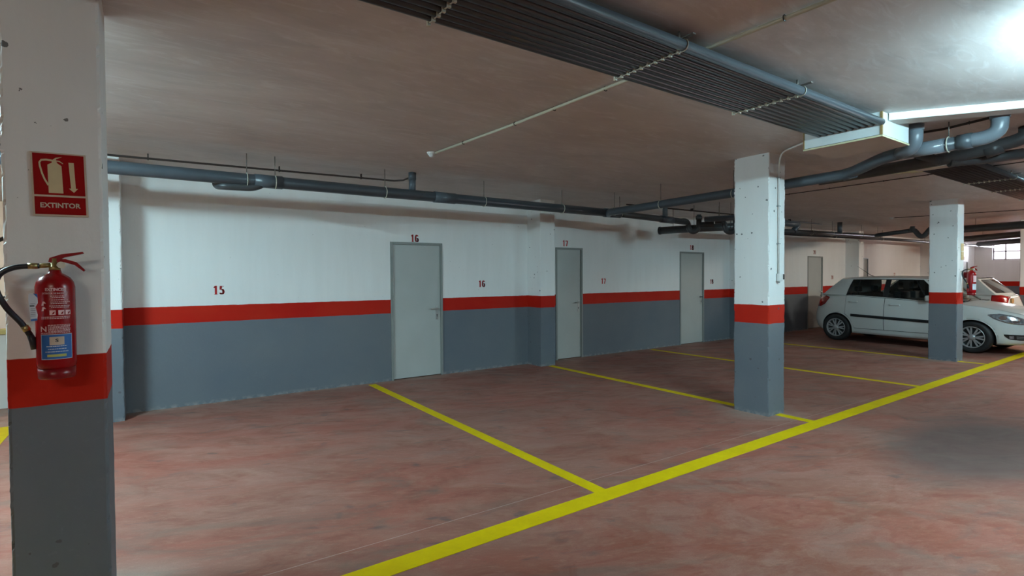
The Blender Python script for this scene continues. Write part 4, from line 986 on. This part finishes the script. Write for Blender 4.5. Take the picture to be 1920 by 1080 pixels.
    for side in (-1, 1):
        for (a, b_) in zip(side_nodes[:-1], side_nodes[1:]):
            kind = a[2]
            if kind == 'GLASS': strip('side_window', gm, a, b_, TB, TT, side)
            elif kind == 'trim_black': strip('window_pillar', 'trim_black', a, b_, TB, TT, side, 2)
            else: strip('body_pillar', paint, a, b_, 0, 1, side, 6)
        g0 = side_nodes[1]; g1 = side_nodes[-2]
        strip('window_seal', 'trim_black', g0, g1, -0.01, TB, side, 20, 1, root, 0.002)
        strip('roof_rail', paint, g0, g1, TT + 0.03, 1.0, side, 20, 2)
        strip('window_seal', 'trim_black', g0, g1, TT, TT + 0.03, side, 20, 1, root, 0.001)
        # black outline round the glass, rear and front ends
        strip('window_seal', 'trim_black', (g0[0] - 0.028, g0[1] - 0.022), (g0[0] + 0.004, g0[1] + 0.004), 0.0, TT + 0.03, side, 1, 6, root, 0.003)
        # mirror
        mr = MB(); mr.bbox(1.74, 1.87, side * 0.80 - 0.09 * (side < 0), side * 0.80 + 0.09 * (side > 0), 0.955, 1.075, 0.035); mr.build('wing_mirror', paint, root, True)
        MB().tube([(1.80, side * 0.74, 0.97), (1.80, side * 0.81, 0.99)], 0.02, 8).build('mirror_arm', 'trim_black', root)
    # windscreen and hatch glass between the two sides
    def cross(nm_, mat, node, t0, t1, fw, parent=root, ny=14, nt_=8, w0=1.0, off=0.0):
        vs = []
        for j in range(nt_ + 1):
            t = t0 + (t1 - t0) * j / nt_; x, y, z = gh(node[0], node[1], 1, t)
            for k in range(ny + 1):
                s = (-1 + 2 * k / ny) * w0; bow = fw * (0.13 * (1 - abs(s) ** 2.4)) * (1 - 0.35 * t)
                vs.append((x + bow + off * fw, y * s, z + 0.012 * (1 - s * s) * t))
        q = ny + 1; fs = [(i * q + j, (i + 1) * q + j, (i + 1) * q + j + 1, i * q + j + 1) for i in range(nt_) for j in range(ny)]
        return MB().add(vs, fs, True).build(nm_, mat, parent)
    cross('windscreen', gm, side_nodes[-1], 0.02, 0.94, 1)
    cross('roof_edge', paint, side_nodes[-1], 0.94, 1.0, 1, nt_=2)
    hatch = cross('tailgate', paint, side_nodes[0], 0.0, 0.12, -1, nt_=2)
    cross('tailgate_header', paint, side_nodes[0], 0.93, 1.0, -1, nt_=2)
    cross('rear_window', 'glass_dark', side_nodes[0], 0.12, 0.93, -1, w0=0.90, off=0.006)
    cross('tailgate_frame', paint, side_nodes[0], 0.12, 0.93, -1, w0=1.0)
    MB().box(-0.672, -0.655, -0.26, 0.26, 0.50, 0.61).build('number_plate', 'label_white', root)
    # rear shelf between belt and tailgate foot
    vs = []; 
    for u in lin(-0.60, -0.34, 6):
        z = zs(u); yb = abs(surf(u, z, 1, 0)[1]) * 0.995
        for k in range(11): t = -1 + 2 * k / 10; vs.append((u, yb * t, z + 0.008 * (1 - t * t)))
    MB().add(vs, [(i * 11 + k, (i + 1) * 11 + k, (i + 1) * 11 + k + 1, i * 11 + k + 1) for i in range(6) for k in range(10)], True).build('tailgate_ledge', paint, root)
    # shoulder ledge closes the gap between belt edge and glass foot
    for side in (-1, 1):
        vs = []
        for u in lin(-0.36, 2.2, 30):
            z = zs(u); a = surf(u, z, side, 0); b_ = gh(u, u, side, 0)
            vs += [a, (a[0], side * (abs(a[1]) - 0.012), z + 0.010), (b_[0], b_[1], b_[2] + 0.004)]
        MB().add(vs, [(i * 3 + k, (i + 1) * 3 + k, (i + 1) * 3 + k + 1, i * 3 + k + 1) for i in range(30) for k in range(2)], True).build('shoulder_line', paint, root)
    # roof panel
    vs = []; nu = 16; nw = 12
    for i in range(nu + 1):
        ut = side_nodes[0][1] + (side_nodes[-1][1] - side_nodes[0][1]) * i / nu
        # belt coordinate that matches this roof coordinate
        tab = [(q[1], q[0]) for q in side_nodes]; ub = interp(tab, ut)
        x, y, z = gh(ub, ut, 1, 1.0)
        for k in range(nw + 1):
            s = -1 + 2 * k / nw; e_ = 1 - abs(s) ** 2.4
            bow = 0.13 * 0.65 * e_ * (1 if i == nu else -1 if i == 0 else ((i / nu) * 2 - 1) ** 5)
            cr = 0.055 * (1 - abs(s) ** 3) * (0.25 + 0.75 * math.sin(PI * min(1, max(0, (i + 1.2) / (nu + 2.4)))) ** 0.6)
            vs.append((x + bow, y * s, z + cr))
    q = nw + 1; MB().add(vs, [(i * q + j, (i + 1) * q + j, (i + 1) * q + j + 1, i * q + j + 1) for i in range(nu) for j in range(nw)], True).build('roof_panel', paint, root)
    if not three_door: MB().tube([(0.42, 0, 1.455), (0.36, 0, 1.48), (0.06, 0, 1.70)], 0.006, 8, rs=[0.014, 0.006, 0.0022]).build('antenna', 'trim_black', root)
    wp = MB(); wp.tube([(2.26, -0.3, 0.972), (2.14, 0.25, 1.02)], 0.008, 6); wp.tube([(2.26, 0.25, 0.972), (2.14, 0.62, 1.0)], 0.008, 6); wp.build('wiper', 'trim_black', root)
    MB().box(2.14, 2.30, -0.60, 0.60, 0.955, 0.972).build('cowl', 'trim_black', root)
    # cabin
    for (ux, sy, nm_) in ((1.15, -0.34, 'front_seat'), (1.15, 0.34, 'front_seat')):
        s = MB(); s.bbox(ux - 0.10, ux + 0.05, sy - 0.23, sy + 0.23, 0.7, 1.14, 0.04); s.bbox(ux - 0.13, ux - 0.04, sy - 0.12, sy + 0.12, 1.16, 1.33, 0.035); s.box(ux - 0.09, ux - 0.08, sy - 0.05, sy + 0.05, 1.12, 1.18)
        s.build(nm_, 'cabin', root)
    s = MB(); s.bbox(0.22, 0.36, -0.58, 0.58, 0.7, 1.10, 0.04)
    for sy in (-0.36, 0.36): s.bbox(0.22, 0.30, sy - 0.11, sy + 0.11, 1.11, 1.24, 0.03)
    s.build('rear_seat', 'cabin', root)
    s = MB(); s.bbox(1.85, 2.10, -0.62, 0.62, 0.85, 1.0, 0.03); s.build('dashboard', 'cabin', root)
    MB().torus((1.66, 0.34, 1.0), (1, 0, 0.45), 0.17, 0.014, 0, 2 * PI, 24, 8).build('steering_wheel', 'cabin', root)
    # wheels
    for ux in (0.0, 2.475):
        for sy in (-1, 1):
            wl_ = empty('wheel', (ux, sy * 0.728, 0.30)); wl_.parent = root; wl_.rotation_euler = (PI / 2 if sy < 0 else -PI / 2, 0, 0)
            MB().lathe([(0.195, -0.085), (0.27, -0.088), (0.292, -0.075), (0.300, -0.045), (0.301, 0.045), (0.292, 0.075), (0.27, 0.088), (0.205, 0.086), (0.197, 0.070)], seg=44).build('tyre', 'tyre', wl_)
            MB().lathe([(0.0, 0.02), (0.19, 0.02), (0.198, 0.06), (0.205, 0.087), (0.195, 0.089), (0.186, 0.080), (0.182, 0.02)], seg=44).build('wheel_rim', 'alloy', wl_)
            MB().lathe([(0.0, 0.035), (0.183, 0.035)], seg=30).build('brake_shadow', 'dark_hole', wl_)
            sp = MB()
            for k in range(7):
                for da in (-0.17, 0.17):
                    a = 2 * PI * k / 7 + da * 0.4; a2 = 2 * PI * k / 7 + da
                    p0 = Vector((0.045 * math.cos(a), 0.045 * math.sin(a), 0.078)); p1 = Vector((0.19 * math.cos(a2), 0.19 * math.sin(a2), 0.074))
                    d = (p1 - p0).normalized(); s_ = Vector((-d.y, d.x, 0)) * 0.0125; dz = Vector((0, 0, 0.02))
                    sp.add([p0 - s_, p0 + s_, p1 + s_ * 1.15, p1 - s_ * 1.15, p0 - s_ - dz, p0 + s_ - dz, p1 + s_ * 1.15 - dz, p1 - s_ * 1.15 - dz], [(0, 1, 2, 3), (0, 4, 5, 1), (2, 6, 7, 3), (1, 5, 6, 2), (0, 3, 7, 4)])
            sp.build('spokes', 'alloy', wl_)
            MB().lathe([(0.0, 0.090), (0.03, 0.089), (0.055, 0.082), (0.060, 0.060)], seg=24).build('hub_cap', 'alloy', wl_)
    return root
# forward = (-0.075,-0.997); the car's right side lies on the line through (13.00,5.66) and (12.82,3.19)
fwd = Vector((-0.0749, -0.9972, 0)); left = Vector((0.9972, -0.0749, 0))
rw = Vector((13.00, 5.66, 0)) + left * 0.80
car_rz = math.atan2(fwd.y, fwd.x)
c1 = build_car('hatchback_car', 'white five door hatchback parked nose out behind the third pillar', (rw.x, rw.y, 0), car_rz, 'car')
c2 = build_car('hatchback_car', 'off-white hatchback parked tail out, partly hidden behind the nearer white car', (15.70, 3.66, 0), PI / 2 - 0.03, 'car2', True, 1.0, True)
c2.scale = (0.92, 0.94, 0.99)

# everything that hangs from the ceiling stops a hair below it
bpy.context.view_layer.update()
for o in bpy.data.objects:
    if o.type != 'MESH' or o.name.split('.')[0] in ('ceiling', 'pilaster', 'concrete_pillar') or o.get('kind') == 'structure': continue
    mw = o.matrix_world; zm = max((mw @ Vector(c)).z for c in o.bound_box)
    if zm > H - 0.001:
        inv = mw.inverted()
        for v in o.data.vertices:
            p = mw @ v.co
            if p.z > H - 0.001: p.z = H - 0.001; v.co = inv @ p
